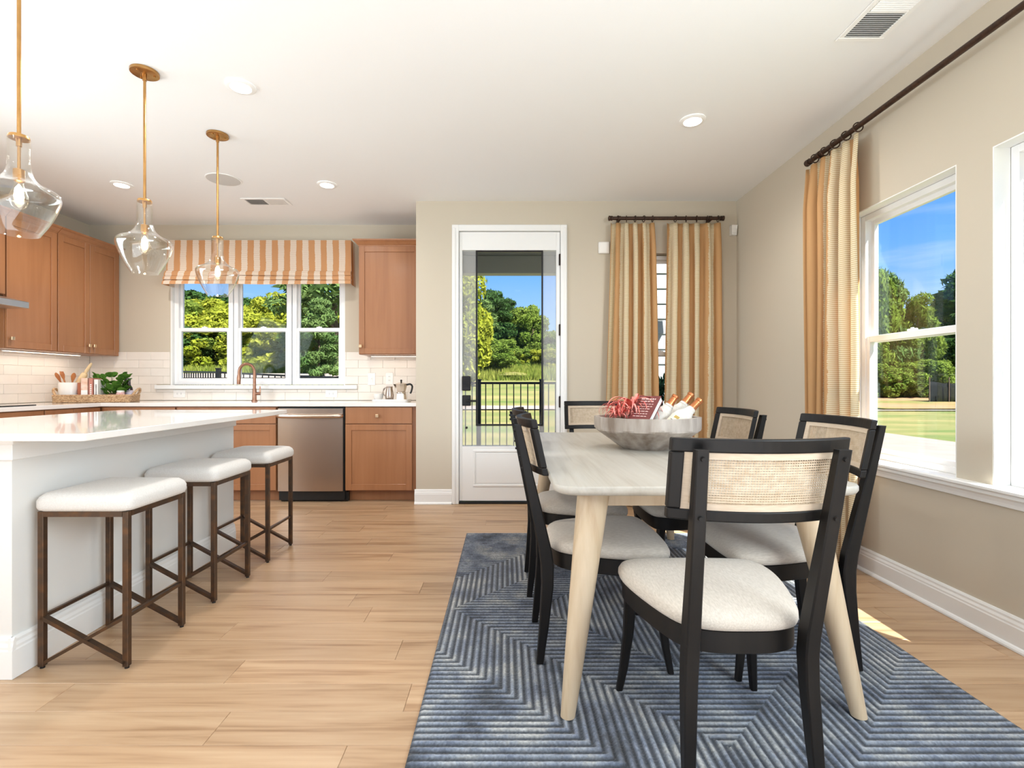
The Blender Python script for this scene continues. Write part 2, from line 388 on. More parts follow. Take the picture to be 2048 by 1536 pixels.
# ---------------------------------------------------------------- mesh helpers
class MB:
    """collects shapes; build() links them as ONE mesh object"""
    def __init__(s):
        s.v = []; s.f = []; s.uv = None
    def add(s, verts, faces, M=None):
        b = len(s.v)
        if M is not None:
            verts = [tuple(M @ Vector(p)) for p in verts]
        s.v.extend([tuple(p) for p in verts])
        s.f.extend([tuple(i + b for i in f) for f in faces])
        return s
    def box(s, x0, x1, y0, y1, z0, z1, c=0.0, M=None):
        if x1 < x0: x0, x1 = x1, x0
        if y1 < y0: y0, y1 = y1, y0
        if z1 < z0: z0, z1 = z1, z0
        if c <= 0:
            v = [(x, y, z) for z in (z0, z1) for y in (y0, y1) for x in (x0, x1)]
            f = [(0, 2, 3, 1), (4, 5, 7, 6), (0, 1, 5, 4), (2, 6, 7, 3), (0, 4, 6, 2), (1, 3, 7, 5)]
            return s.add(v, f, M)
        c = min(c, 0.49 * min(x1 - x0, y1 - y0, z1 - z0))
        v = []; idx = {}
        for sx in (0, 1):
            for sy in (0, 1):
                for sz in (0, 1):
                    X = (x0, x1)[sx]; Y = (y0, y1)[sy]; Z = (z0, z1)[sz]
                    xi = X + (c, -c)[sx]; yi = Y + (c, -c)[sy]; zi = Z + (c, -c)[sz]
                    for a, p in enumerate(((X, yi, zi), (xi, Y, zi), (xi, yi, Z))):
                        idx[(sx, sy, sz, a)] = len(v); v.append(p)
        f = []
        for k in (0, 1):
            f.append([idx[(k, 0, 0, 0)], idx[(k, 1, 0, 0)], idx[(k, 1, 1, 0)], idx[(k, 0, 1, 0)]])
            f.append([idx[(0, k, 0, 1)], idx[(1, k, 0, 1)], idx[(1, k, 1, 1)], idx[(0, k, 1, 1)]])
            f.append([idx[(0, 0, k, 2)], idx[(1, 0, k, 2)], idx[(1, 1, k, 2)], idx[(0, 1, k, 2)]])
        for a in (0, 1):
            for b in (0, 1):
                f.append([idx[(a, b, 0, 0)], idx[(a, b, 1, 0)], idx[(a, b, 1, 1)], idx[(a, b, 0, 1)]])
                f.append([idx[(a, 0, b, 0)], idx[(a, 1, b, 0)], idx[(a, 1, b, 2)], idx[(a, 0, b, 2)]])
                f.append([idx[(0, a, b, 1)], idx[(1, a, b, 1)], idx[(1, a, b, 2)], idx[(0, a, b, 2)]])
        for sx in (0, 1):
            for sy in (0, 1):
                for sz in (0, 1):
                    f.append([idx[(sx, sy, sz, 0)], idx[(sx, sy, sz, 1)], idx[(sx, sy, sz, 2)]])
        return s.add(v, f, M)
    def loft(s, rings, cap=True, closed=True, M=None):
        n = len(rings[0]); v = [p for r in rings for p in r]; f = []
        for k in range(len(rings) - 1):
            for i in range(n if closed else n - 1):
                j = (i + 1) % n
                f.append((k * n + i, k * n + j, (k + 1) * n + j, (k + 1) * n + i))
        if cap and closed:
            f.append(tuple(range(n))[::-1])
            f.append(tuple((len(rings) - 1) * n + i for i in range(n)))
        return s.add(v, f, M)
    def lathe(s, prof, n=32, M=None, cap=True):
        rings = [[(r * math.cos(2 * PI * i / n), r * math.sin(2 * PI * i / n), z) for i in range(n)] for r, z in prof]
        return s.loft(rings, cap, True, M)
    def cyl(s, p0, p1, r0, r1=None, n=12):
        return s.tube([p0, p1], [r0, r0 if r1 is None else r1], n)
    def tube(s, pts, rad, n=8, cap=True, up=None, flat=1.0, phase=0.0):
        pts = [Vector(p) for p in pts]
        if not hasattr(rad, '__len__'): rad = [rad] * len(pts)
        rings = []; N0 = None
        for k, p in enumerate(pts):
            if k == 0: t = pts[1] - pts[0]
            elif k == len(pts) - 1: t = pts[-1] - pts[-2]
            else: t = (pts[k + 1] - pts[k]).normalized() + (pts[k] - pts[k - 1]).normalized()
            t = t.normalized()
            if N0 is None:
                a = Vector(up) if up is not None else (Vector((0, 0, 1)) if abs(t.z) < 0.9 else Vector((1, 0, 0)))
                N0 = (a - t * a.dot(t)).normalized()
            else:
                N0 = (N0 - t * N0.dot(t)).normalized()
            B = t.cross(N0)
            rings.append([tuple(p + (N0 * math.cos(2 * PI * i / n + phase) * flat + B * math.sin(2 * PI * i / n + phase)) * rad[k]) for i in range(n)])
        return s.loft(rings, cap)
    def bar(s, p0, p1, w, h=None, up=(0, 0, 1)):
        h = w if h is None else h
        p0 = Vector(p0); p1 = Vector(p1); t = (p1 - p0).normalized()
        u = Vector(up)
        if abs(t.dot(u)) > 0.99: u = Vector((1, 0, 0))
        N0 = (u - t * u.dot(t)).normalized(); B = t.cross(N0)
        rings = [[tuple(p + N0 * (a * h / 2) + B * (b * w / 2)) for a, b in ((-1, -1), (-1, 1), (1, 1), (1, -1))] for p in (p0, p1)]
        return s.loft(rings)
    def prism(s, poly, z0, z1, c=0.0):
        """polygon in XY extruded; c chamfers the top and bottom rims"""
        if c <= 0:
            return s.loft([[(x, y, z0) for x, y in poly], [(x, y, z1) for x, y in poly]])
        cx = sum(p[0] for p in poly) / len(poly); cy = sum(p[1] for p in poly) / len(poly)
        def ins(d):
            r = []
            n = len(poly)
            for i in range(n):
                a = Vector(poly[i - 1]); b = Vector(poly[i]); e = Vector(poly[(i + 1) % n])
                t = ((b - a).normalized() + (e - b).normalized()).normalized()
                nn = Vector((-t.y, t.x))
                if nn.dot(Vector((cx, cy)) - b) < 0: nn = -nn
                r.append(tuple(b + nn * d))
            return r
        p1 = ins(c)
        return s.loft([[(x, y, z0) for x, y in p1], [(x, y, z0 + c) for x, y in poly], [(x, y, z1 - c) for x, y in poly], [(x, y, z1) for x, y in p1]])
    def mesh(s, name, smooth=None, recalc=True):
        me = bpy.data.meshes.new(name)
        me.from_pydata(s.v, [], s.f)
        if s.uv is not None:
            lay = me.uv_layers.new(name='UVMap')
            vi = np.empty(len(me.loops), dtype=np.int32); me.loops.foreach_get('vertex_index', vi)
            lay.data.foreach_set('uv', np.asarray(s.uv, dtype=np.float32)[vi].ravel())
        if recalc:
            bm = bmesh.new(); bm.from_mesh(me)
            bmesh.ops.recalc_face_normals(bm, faces=bm.faces)
            bm.to_mesh(me); bm.free()
        if smooth is not None:
            me.polygons.foreach_set('use_smooth', [True] * len(me.polygons))
            me.set_sharp_from_angle(angle=math.radians(smooth))
        me.update()
        return me
    def build(s, name, mat, parent=None, loc=(0, 0, 0), rot=(0, 0, 0), smooth=None, recalc=True):
        me = s.mesh(name, smooth, recalc)
        return link(name, me, mat, parent, loc, rot)

def link(name, me, mat, parent=None, loc=(0, 0, 0), rot=(0, 0, 0)):
    if mat is not None and not me.materials:
        me.materials.append(MATS[mat])
    o = bpy.data.objects.new(name, me)
    o.location = loc; o.rotation_euler = rot
    C.objects.link(o)
    if parent is not None: o.parent = parent
    return o

def tag(o, label, cat, group=None, kind=None):
    if label: o['label'] = label
    if cat: o['category'] = cat
    if group: o['group'] = group
    if kind: o['kind'] = kind
    return o

def thing(name, label, cat, loc=(0, 0, 0), rz=0.0, group=None):
    o = bpy.data.objects.new(name, None)
    o.empty_display_size = 0.1
    o.location = loc; o.rotation_euler = (0, 0, rz)
    C.objects.link(o)
    return tag(o, label, cat, group)

def struct(o, label=None, cat=None):
    o['kind'] = 'structure'
    if label: o['label'] = label
    return o

def struct_empty(name, label, loc=(0, 0, 0)):
    o = bpy.data.objects.new(name, None)
    o.location = loc
    C.objects.link(o)
    return struct(o, label)

KIDS = {}
def copy_tree(o, parent=None):
    c = o.copy(); C.objects.link(c)
    if parent is not None:
        c.parent = parent
    for ch in list(o.children):
        copy_tree(ch, c)
    return c

def bevel(o, w, seg=2, angle=40):
    m = o.modifiers.new('bevel', 'BEVEL')
    m.width = w; m.segments = seg; m.limit_method = 'ANGLE'; m.angle_limit = math.radians(angle)
    return o

def rrect(x0, x1, y0, y1, r, n=6):
    pts = []
    for cx, cy, a0 in ((x1 - r, y1 - r, 0), (x0 + r, y1 - r, PI / 2), (x0 + r, y0 + r, PI), (x1 - r, y0 + r, 1.5 * PI)):
        for i in range(n + 1):
            a = a0 + PI / 2 * i / n
            pts.append((cx + r * math.cos(a), cy + r * math.sin(a)))
    return pts

def spline(pts, n=8, closed=True):
    """Catmull-Rom through 2-D or 3-D points"""
    P = [Vector(p) for p in pts]; out = []
    m = len(P)
    rng_ = range(m) if closed else range(m - 1)
    for i in rng_:
        if closed:
            a, b, c, d = P[i - 1], P[i], P[(i + 1) % m], P[(i + 2) % m]
        else:
            a, b, c, d = P[max(i - 1, 0)], P[i], P[i + 1], P[min(i + 2, m - 1)]
        for k in range(n):
            t = k / n
            out.append(tuple(0.5 * ((2 * b) + (c - a) * t + (2 * a - 5 * b + 4 * c - d) * t * t + (3 * b - 3 * c + d - a) * t ** 3)))
    if not closed:
        out.append(tuple(P[-1]))
    return out

# ================================================================ ROOM
RX = 2.09          # right wall inner face
BY = 4.53          # wall with the door
KY = 5.21          # kitchen back wall
LX = -4.34         # kitchen left wall
SX = -0.815        # where the kitchen recess ends
RY = -3.2          # rear wall
CH = 2.743

# floor slab and planks
fl = MB().box(LX - 0.15, RX + 0.15, 0.42, KY + 0.15, -0.14, -0.013)
fl.box(LX - 0.15, RX + 0.15, RY - 0.15, 0.42, -0.14, 0.0)
floor = struct(fl.build('floor', 'floor_wood'), 'light oak plank floor')
PW, PLN = 0.1555, 1.22
known = {0: -0.912, 1: -0.341, 2: -1.025, 3: -0.437, 4: -1.22, 5: -0.649}
pcache = {}
k = -7
while True:
    y0 = 1.503 + k * PW; y1 = y0 + PW
    if y0 >= KY: break
    y0c = max(y0, 0.42); y1c = min(y1, KY)
    if y1c - y0c > 0.01:
        off = known.get(k, -0.9 + (k % 2) * 0.6 + random.uniform(-0.2, 0.2))
        x = off
        while x > LX: x -= PLN
        while x < RX:
            a = max(x, LX); b = min(x + PLN, RX)
            # planks under the cabinets and the island are out of sight
            if b - a > 0.02 and not (a < -1.95 and b < -1.8 and y1c < 1.7) :
                key = (round(b - a, 3), round(y1c - y0c, 3))
                if key not in pcache:
                    w, d = key
                    pcache[key] = MB().box(-w / 2 + 0.0004, w / 2 - 0.0004, -d / 2 + 0.0004, d / 2 - 0.0004, -0.0128, 0.0, 0.0014).mesh('plank')
                link('plank', pcache[key], 'floor_wood', floor, ((a + b) / 2, (y0c + y1c) / 2, 0))
            x += PLN
    k += 1

struct(MB().box(LX - 0.15, RX + 0.16, RY - 0.15, KY + 0.16, CH, CH + 0.14).build('ceiling', 'ceiling_paint'), 'smooth white ceiling')
struct(MB().box(LX - 0.7, 2.73, RY - 0.7, KY + 0.6, 3.0, 3.18).build('roof', 'roofing'), 'house roof slab with eaves')

# right wall with three windows (Y ranges), z from sill to head
WZ0, WZ1 = 0.63, 2.105
WIN = [(2.32, 3.05), (1.42, 2.148)]
w = MB()
ys = sorted([v for p in WIN for v in p])
edges = [RY - 0.15] + ys + [KY + 0.15]
for i in range(0, len(edges), 2):
    w.box(RX, RX + 0.16, edges[i], edges[i + 1], -0.1, CH)
for a, b in WIN:
    w.box(RX, RX + 0.16, a, b, -0.1, WZ0)
    w.box(RX, RX + 0.16, a, b, WZ1, CH)
struct(w.build('wall_right', 'wall_paint'), 'greige painted wall with tall windows')

# wall with the glass door and the curtained window
DX0, DX1, DZ1 = -0.435, 0.502, 2.485
BW = (0.98, 1.86)
w = MB()
w.box(SX, DX0, BY, BY + 0.16, -0.1, CH)
w.box(DX0, DX1, BY, BY + 0.16, DZ1, CH)
w.box(DX1, BW[0], BY, BY + 0.16, -0.1, CH)
w.box(BW[0], BW[1], BY, BY + 0.16, -0.1, 0.62)
w.box(BW[0], BW[1], BY, BY + 0.16, 2.27, CH)
w.box(BW[1], RX, BY, BY + 0.16, -0.1, CH)
w.box(SX, SX + 0.15, BY + 0.16, KY + 0.16, -0.1, CH)
struct(w.build('wall_back', 'wall_paint'), 'greige painted wall around the glass door')

# kitchen back wall
KW = (-3.495, -1.677, 1.075, 2.36)
w = MB()
w.box(LX - 0.15, KW[0], KY, KY + 0.16, -0.1, CH)
w.box(KW[1], SX, KY, KY + 0.16, -0.1, CH)
w.box(KW[0], KW[1], KY, KY + 0.16, -0.1, KW[2])
w.box(KW[0], KW[1], KY, KY + 0.16, KW[3], CH)
wall_kitchen = struct(w.build('wall_kitchen', 'wall_paint'), 'greige kitchen wall behind the sink')
wall_left = struct(MB().box(LX - 0.15, LX, RY - 0.15, KY, -0.1, CH).build('wall_left', 'wall_paint'), 'greige kitchen wall behind the range hood')
# rear wall of the open plan (behind the camera) with one wide window opening
w = MB()
w.box(LX, -3.2, RY - 0.15, RY, -0.1, CH); w.box(2.0, RX, RY - 0.15, RY, -0.1, CH)
w.box(-3.2, 2.0, RY - 0.15, RY, -0.1, 0.45); w.box(-3.2, 2.0, RY - 0.15, RY, 2.6, CH)
struct(w.build('wall_rear', 'wall_paint'), 'greige rear wall of the open plan room')

# backsplash tiles, one object each
TH, TW, TZ0 = 0.0838, 0.2540, 0.9165
def tile(x0, x1, z0, z1, wall, parent, cache={}):
    key = (round(x1 - x0, 3), round(z1 - z0, 3))
    if key not in cache:
        a, h = key
        cache[key] = MB().box(-a / 2 + 0.0008, a / 2 - 0.0008, -0.008, 0.0, -h / 2 + 0.0008, h / 2 - 0.0008, 0.0014).mesh('tile')
    if wall == 'back':
        link('tile', cache[key], 'tile_white', parent, ((x0 + x1) / 2, KY - 0.001, (z0 + z1) / 2))
    else:
        link('tile', cache[key], 'tile_white', parent, (LX + 0.001, (x0 + x1) / 2, (z0 + z1) / 2), (0, 0, PI / 2))
for r in range(6):
    z0 = TZ0 + r * TH; z1 = z0 + TH
    x = LX + 0.01 - (r % 2) * TW / 2
    while x < SX:
        a, b = max(x, LX + 0.009), min(x + TW, SX)
        zz = []
        zl = KW[2] - 0.046                        # underside of the window ledge
        if z1 <= zl:
            zz = [((a, b), z0, z1)]
        else:
            lx0_, lx1_ = (-3.637, -1.543) if z0 < KW[2] else (KW[0] - 0.002, KW[1] + 0.002)
            if a < lx0_: zz.append(((a, min(b, lx0_)), z0, z1))
            if b > lx1_: zz.append(((max(a, lx1_), b), z0, z1))
            if z0 < zl:
                c_, d_ = max(a, lx0_), min(b, lx1_)
                if d_ > c_: zz.append(((c_, d_), z0, zl))
        for (a, b), q0, q1 in zz:
            if b - a > 0.012 and q1 - q0 > 0.01:
                tile(a, b, q0, q1, 'back', wall_kitchen)
        x += TW
    y = KY - 0.009
    y -= (r % 2) * TW / 2
    first = True
    yy = KY - 0.010
    while yy > 2.9:
        ln = TW / 2 if (first and r % 2) else TW
        first = False
        tile(yy - ln, yy, z0, z1, 'left', wall_left)
        yy -= ln

# baseboards
def baseboard(name, p0, p1, h=0.134, t=0.016, label='white moulded baseboard', shoe=True, mat='trim_white', parent=None):
    """profile swept from p0 to p1; the wall lies to the left of the run direction"""
    p0 = Vector((p0[0], p0[1], 0)); p1 = Vector((p1[0], p1[1], 0))
    d = (p1 - p0).normalized(); n = Vector((d.y, -d.x, 0))
    prof = [(0.0, 0.0), (t, 0.0), (t, h * 0.68), (t * 0.86, h * 0.72), (t * 0.86, h * 0.78), (t * 0.62, h * 0.86), (t * 0.62, h * 0.93), (t * 0.35, h), (0.0, h)]
    m = MB()
    m.loft([[tuple(p + n * a + Vector((0, 0, z + 0.001))) for a, z in prof] for p in (p0, p1)])
    if shoe:
        sp = [(t, 0), (t + 0.013, 0), (t + 0.012, 0.008), (t + 0.007, 0.015), (t, 0.019)]
        m.loft([[tuple(p + n * a + Vector((0, 0, z + 0.001))) for a, z in sp] for p in (p0, p1)])
    o = m.build(name, mat, parent)
    return o if parent is not None else struct(o, label)
baseboard('baseboard_right', (RX - 0.0005, BY - 0.03), (RX - 0.0005, RY), label='white moulded baseboard below the windows')
baseboard('baseboard_back', (SX - 0.012, BY - 0.0005), (-0.4895, BY - 0.0005), h=0.132, label='white moulded baseboard left of the glass door')
baseboard('baseboard_corner', (0.5535, BY - 0.0005), (RX - 0.03, BY - 0.0005), h=0.132, label='white moulded baseboard below the curtained window')

# ---------------------------------------------------------------- windows
def sash_ring(m, axis, a0, a1, z0, z1, d0, d1, wd):
    """rectangular ring; axis 'x' = runs along X (depth Y), axis 'y' = runs along Y (depth X)"""
    def bx(p, q, r, s_):
        if axis == 'x': m.box(p, q, d0, d1, r, s_, 0.002)
        else: m.box(d0, d1, p, q, r, s_, 0.002)
    bx(a0, a0 + wd, z0, z1); bx(a1 - wd, a1, z0, z1)
    bx(a0 + wd, a1 - wd, z0, z0 + wd); bx(a0 + wd, a1 - wd, z1 - wd, z1)

def dh_window(root, axis, a0, a1, z0, z1, d_in, zmeet, fw=0.035, sw=0.036, out=1, glass='window_glass'):
    """double-hung unit: outer frame, two sashes, two panes, lock; d_in = inner face, out=+1 outwards"""
    m = MB(); sash_ring(m, axis, a0, a1, z0, z1, d_in, d_in + 0.075 * out, fw); m.build('window_frame', 'vinyl_white', root)
    for nm, za, zb, dd in (('lower_sash', z0 + fw * 0.7, zmeet + 0.02, 0.008), ('upper_sash', zmeet - 0.02, z1 - fw * 0.7, 0.036)):
        m = MB(); sash_ring(m, axis, a0 + fw * 0.7, a1 - fw * 0.7, za, zb, d_in + dd * out, d_in + (dd + 0.026) * out, sw)
        s_ = m.build(nm, 'vinyl_white', root)
        g = MB(); ga, gb = a0 + fw * 0.7 + sw - 0.004, a1 - fw * 0.7 - sw + 0.004
        d0 = d_in + (dd + 0.012) * out
        if axis == 'x': g.box(ga, gb, d0, d0 + 0.003, za + sw - 0.004, zb - sw + 0.004)
        else: g.box(d0, d0 + 0.003, ga, gb, za + sw - 0.004, zb - sw + 0.004)
        g.build('pane', glass, s_)
        if nm == 'lower_sash':
            q = MB(); mid = (a0 + a1) / 2
            if axis == 'x': q.box(mid - 0.03, mid + 0.03, d_in + 0.012, d_in + 0.03, zb - 0.001, zb + 0.012, 0.004); q.cyl((mid, d_in + 0.02, zb), (mid, d_in + 0.02, zb + 0.018), 0.008)
            else: q.box(d_in + 0.012, d_in + 0.03, mid - 0.03, mid + 0.03, zb - 0.001, zb + 0.012, 0.004); q.cyl((d_in + 0.02, mid, zb), (d_in + 0.02, mid, zb + 0.018), 0.008)
            q.build('lock', 'vinyl_white', s_)

for i, (a, b) in enumerate(WIN):
    lab = ('white sash window beside the long curtain', 'white sash window next to the curtained one', 'white sash window farthest from the curtain')[i]
    r = struct_empty('window_%d' % (i + 1), lab)
    # painted reveal (jamb liner)
    m = MB()
    m.box(RX + 0.001, RX + 0.072, a, a + 0.006, WZ0 + 0.02, WZ1); m.box(RX + 0.001, RX + 0.072, b - 0.006, b, WZ0 + 0.02, WZ1)
    m.box(RX + 0.001, RX + 0.072, a + 0.006, b - 0.006, WZ1 - 0.006, WZ1)
    m.build('reveal', 'trim_white', r)
    dh_window(r, 'y', a + 0.006, b - 0.006, WZ0 + 0.02, WZ1 - 0.006, RX + 0.072, 1.352)
# common sill with moulded apron under the windows of the right wall
m = MB()
m.box(RX - 0.045, RX + 0.072, 1.30, 3.17, WZ0, WZ0 + 0.022, 0.006)
prof = [(0, 0), (0.012, 0.004), (0.016, 0.02), (0.022, 0.035), (0.034, 0.045), (0.034, 0.06), (0, 0.06)]
m.loft([[(RX - 0.0006 - a_, y, WZ0 - 0.06 + z) for a_, z in prof] for y in (1.32, 3.15)])
struct(m.build('trim_1', 'trim_white'), 'white window sill with moulded apron along the right wall')

# kitchen window: three units side by side
units = [(-3.475, -2.862), (-2.852, -2.248), (-2.238, -1.690)]
for i, (a, b) in enumerate(units):
    lab = ('white kitchen sash window nearest the herb tray', 'middle white kitchen sash window behind the faucet', 'white kitchen sash window nearest the single wall cabinet')[i]
    r = struct_empty('window_%d' % (i + 4), lab)
    dh_window(r, 'x', a, b, KW[2] + 0.004, KW[3] - 0.004, KY + 0.03, 1.655, 0.045, 0.036, glass='coated_glass')
m = MB()
m.box(KW[0], KW[0] + 0.018, KY, KY + 0.04, KW[2], KW[3]); m.box(KW[1] - 0.011, KW[1], KY, KY + 0.04, KW[2], KW[3])
struct(m.build('trim_2', 'trim_white'), 'white jambs of the kitchen window')
struct(MB().box(-3.635, -1.545, KY - 0.045, KY + 0.03, KW[2] - 0.042, KW[2], 0.004).build('trim_3', 'trim_white'), 'white stone ledge under the kitchen window')

# window behind the striped curtains
r = struct_empty('window_7', 'white window between the two striped curtains')
dh_window(r, 'x', BW[0] + 0.002, BW[1] - 0.002, 0.64, 2.262, BY + 0.06, 1.36, glass='coated_glass')
struct(MB().box(BW[0] - 0.05, BW[1] + 0.05, BY - 0.04, BY + 0.06, 0.615, 0.638, 0.005).build('trim_4', 'trim_white'), 'white sill of the curtained window')

# ---------------------------------------------------------------- glass door
door = struct_empty('door_1', 'white patio door with a tall glass panel and black hardware', (0, 0, 0))
m = MB()
cz = 2.525
for x0, x1 in ((-0.489, -0.427), (0.493, 0.552)):
    m.box(x0, x1, BY - 0.018, BY - 0.0004, 0.001, cz, 0.003)
    m.box(x0 + 0.008 if x0 < 0 else x0 + 0.03, x1 - 0.03 if x0 < 0 else x1 - 0.008, BY - 0.024, BY - 0.017, 0.001, cz - 0.03, 0.003)
m.box(-0.427, 0.493, BY - 0.018, BY - 0.0004, 2.47, cz, 0.003)
m.box(-0.435, -0.427, BY, BY + 0.15, 0.001, 2.475); m.box(0.493, 0.502, BY, BY + 0.15, 0.001, 2.475); m.box(-0.435, 0.502, BY, BY + 0.15, 2.47, 2.484)
m.build('door_casing', 'trim_white', door)
MB().box(-0.427, 0.493, BY - 0.01, BY + 0.16, 0.0, 0.02, 0.004).build('threshold', 'door_hardware', door)
YD = BY + 0.004
leaf = MB()
lx0, lx1 = -0.4235, 0.4895
gx0, gx1, gz0, gz1 = -0.397, 0.456, 0.520, 2.300
leaf.box(lx0, gx0, YD, YD + 0.044, 0.028, 2.464, 0.002)
leaf.box(gx1, lx1, YD, YD + 0.044, 0.028, 2.464, 0.002)
leaf.box(gx0, gx1, YD, YD + 0.044, gz1, 2.464)
leaf.box(gx0, gx1, YD, YD + 0.044, 0.028, gz0)
# raised panel moulding in the solid lower part
for x0, x1, z0, z1 in ((-0.30, 0.36, 0.155, 0.49),):
    leaf.box(x0, x1, YD - 0.008, YD + 0.002, z0, z0 + 0.022, 0.004); leaf.box(x0, x1, YD - 0.008, YD + 0.002, z1 - 0.022, z1, 0.004)
    leaf.box(x0, x0 + 0.022, YD - 0.008, YD + 0.002, z0 + 0.022, z1 - 0.022, 0.004); leaf.box(x1 - 0.022, x1, YD - 0.008, YD + 0.002, z0 + 0.022, z1 - 0.022, 0.004)
    leaf.box(x0 + 0.03, x1 - 0.03, YD - 0.004, YD + 0.002, z0 + 0.03, z1 - 0.03, 0.003)
leaf_o = leaf.build('door_leaf', 'trim_white', door)
px0, px1, pz0, pz1 = -0.267, 0.330, 0.706, 2.300
g = MB()
g.box(gx0, px0, YD + 0.018, YD + 0.024, gz0, gz1); g.box(px1, gx1, YD + 0.018, YD + 0.024, gz0, gz1)
g.box(px0, px1, YD + 0.018, YD + 0.024, gz0, pz0)
g.build('blended_border', 'door_blend_veil', leaf_o)['label'] = 'pale border blending the white door with the view outside'  # made-up see-through border: solid white door and open view blended together
MB().box(px0, px1, YD + 0.019, YD + 0.023, pz0, pz1).build('clear_pane', 'door_glass', leaf_o)
m = MB(); tw = 0.0075
m.box(px0 - tw, px0 + tw, YD + 0.012, YD + 0.03, pz0, pz1); m.box(px1 - tw, px1 + tw, YD + 0.012, YD + 0.03, pz0, pz1)
m.box(px0 + tw, px1 - tw, YD + 0.012, YD + 0.03, pz0, pz0 + 2 * tw); m.box(px0 + tw, px1 - tw, YD + 0.012, YD + 0.03, pz1 - 2 * tw, pz1)
m.build('pane_trim', 'door_hardware', leaf_o)['label'] = 'thin black trim around the clear pane'
for z in (2.21, 1.575, 0.925):
    q = MB().box(0.478, 0.494, BY - 0.012, BY - 0.002, z - 0.05, z + 0.05, 0.002)
    q.cyl((0.487, BY - 0.013, z - 0.052), (0.487, BY - 0.013, z + 0.052), 0.006, n=8)
    q.build('hinge', 'hinge', door)
q = MB().box(-0.398, -0.320, YD - 0.026, YD - 0.0005, 1.025, 1.158, 0.006)
for r_ in range(4):
    for c_ in range(2):
        q.box(-0.382 + c_ * 0.028, -0.362 + c_ * 0.028, YD - 0.029, YD - 0.025, 1.062 + r_ * 0.021, 1.076 + r_ * 0.021, 0.002)
q.build('keypad_lock', 'door_hardware', leaf_o)
q = MB().box(-0.396, -0.318, YD - 0.014, YD - 0.0005, 0.888, 0.985, 0.005)
q.cyl((-0.352, YD - 0.012, 0.935), (-0.352, YD - 0.055, 0.935), 0.011)
q.box(-0.362, -0.262, YD - 0.062, YD - 0.048, 0.925, 0.943, 0.005)
q.build('lever_handle', 'door_hardware', leaf_o)
MB().cyl((-0.357, YD - 0.004, 0.69), (-0.357, YD + 0.002, 0.69), 0.011, n=16).build('peg', 'door_hardware', leaf_o)

# ================================================================ KITCHEN
# ---- cabinets
def shaker(m, w_, h_, rail=0.055, t=0.02, rec=0.009):
    """door front in local XZ (x 0..w, z 0..h), front face at y=-t"""
    m.box(0, rail, -t, 0, 0, h_, 0.0015); m.box(w_ - rail, w_, -t, 0, 0, h_, 0.0015)
    m.box(rail, w_ - rail, -t, 0, 0, rail, 0.0015); m.box(rail, w_ - rail, -t, 0, h_ - rail, h_, 0.0015)
    m.box(rail - 0.002, w_ - rail + 0.002, -t + rec, 0, rail - 0.002, h_ - rail + 0.002)
    return m

KNOB = None
def knob(parent, x, z, y=-0.02):
    global KNOB
    if KNOB is None:
        q = MB().cyl((0, 0, 0), (0, -0.018, 0), 0.005, n=8); q.box(-0.0145, 0.0145, -0.03, -0.017, -0.0145, 0.0145, 0.002)
        KNOB = q.mesh('knob', 30)
    return link('knob', KNOB, 'knob_brass', parent, (x, y, z))

def cabinet(name, label, origin, rz, width, z0, z1, depth, fronts, crown=0.0, toe=False, filler=(0, 0), ends=(0, 0)):
    """local frame: x along the front (0..width), y into the cabinet, fronts at y<0"""
    t = thing(name, label, 'cabinet', (origin[0], origin[1], 0), rz)
    m = MB()
    m.box(0, width, 0, depth, z0, z1, 0.001)
    if toe:
        m.box(0, width, 0.075, depth, 0.002, z0)
    b = m.build('body', 'cabinet_wood', t)
    if crown:
        e0, e1 = ends
        prof = [(0.0, 0.0), (0.004, 0.012), (0.012, 0.02), (0.03, 0.05), (0.044, 0.062), (0.048, 0.078), (0.0, 0.078)]
        prof = [(a, z * crown / 0.078) for a, z in prof]
        q = MB()
        ring = lambda x, s_: [(x + s_ * a, -0.02 - a, z1 + z - 0.004) for a, z in prof]
        q.loft([ring(0, -1 if e0 else 0), ring(width, 1 if e1 else 0)])
        q.box(0, width, -0.02, depth, z1 - 0.004, z1 + crown * 0.9)
        if e0:
            q.loft([[(0 - a, -0.02 - a, z1 + z - 0.004) for a, z in prof], [(0 - a, depth, z1 + z - 0.004) for a, z in prof]])
        q.build('crown_moulding', 'cabinet_wood', t)
    for kind, fx0, fx1, fz0, fz1, kx, kz in fronts:
        q = MB()
        if kind == 'door': shaker(q, fx1 - fx0, fz1 - fz0)
        else: q.box(0, fx1 - fx0, -0.02, 0, 0, fz1 - fz0, 0.002)
        d = q.build('door' if kind == 'door' else 'drawer', 'cabinet_wood', t, (fx0, -0.0005, fz0))
        if kx is not None: knob(d, kx - fx0, kz - fz0)
    return t

UB, UT = 1.375, 2.435
UF = KY - 0.31                                    # front of the back-wall upper
cabinet('wall_cabinet', 'single-door maple wall cabinet beside the kitchen window', (-1.44, UF), 0, 0.62, UB, UT, 0.305,
        [('door', 0.004, 0.60, UB + 0.006, UT - 0.004, 0.026, UB + 0.08)], crown=0.06, ends=(1, 0))
ULX = LX + 0.31                                   # front plane of the left-wall uppers
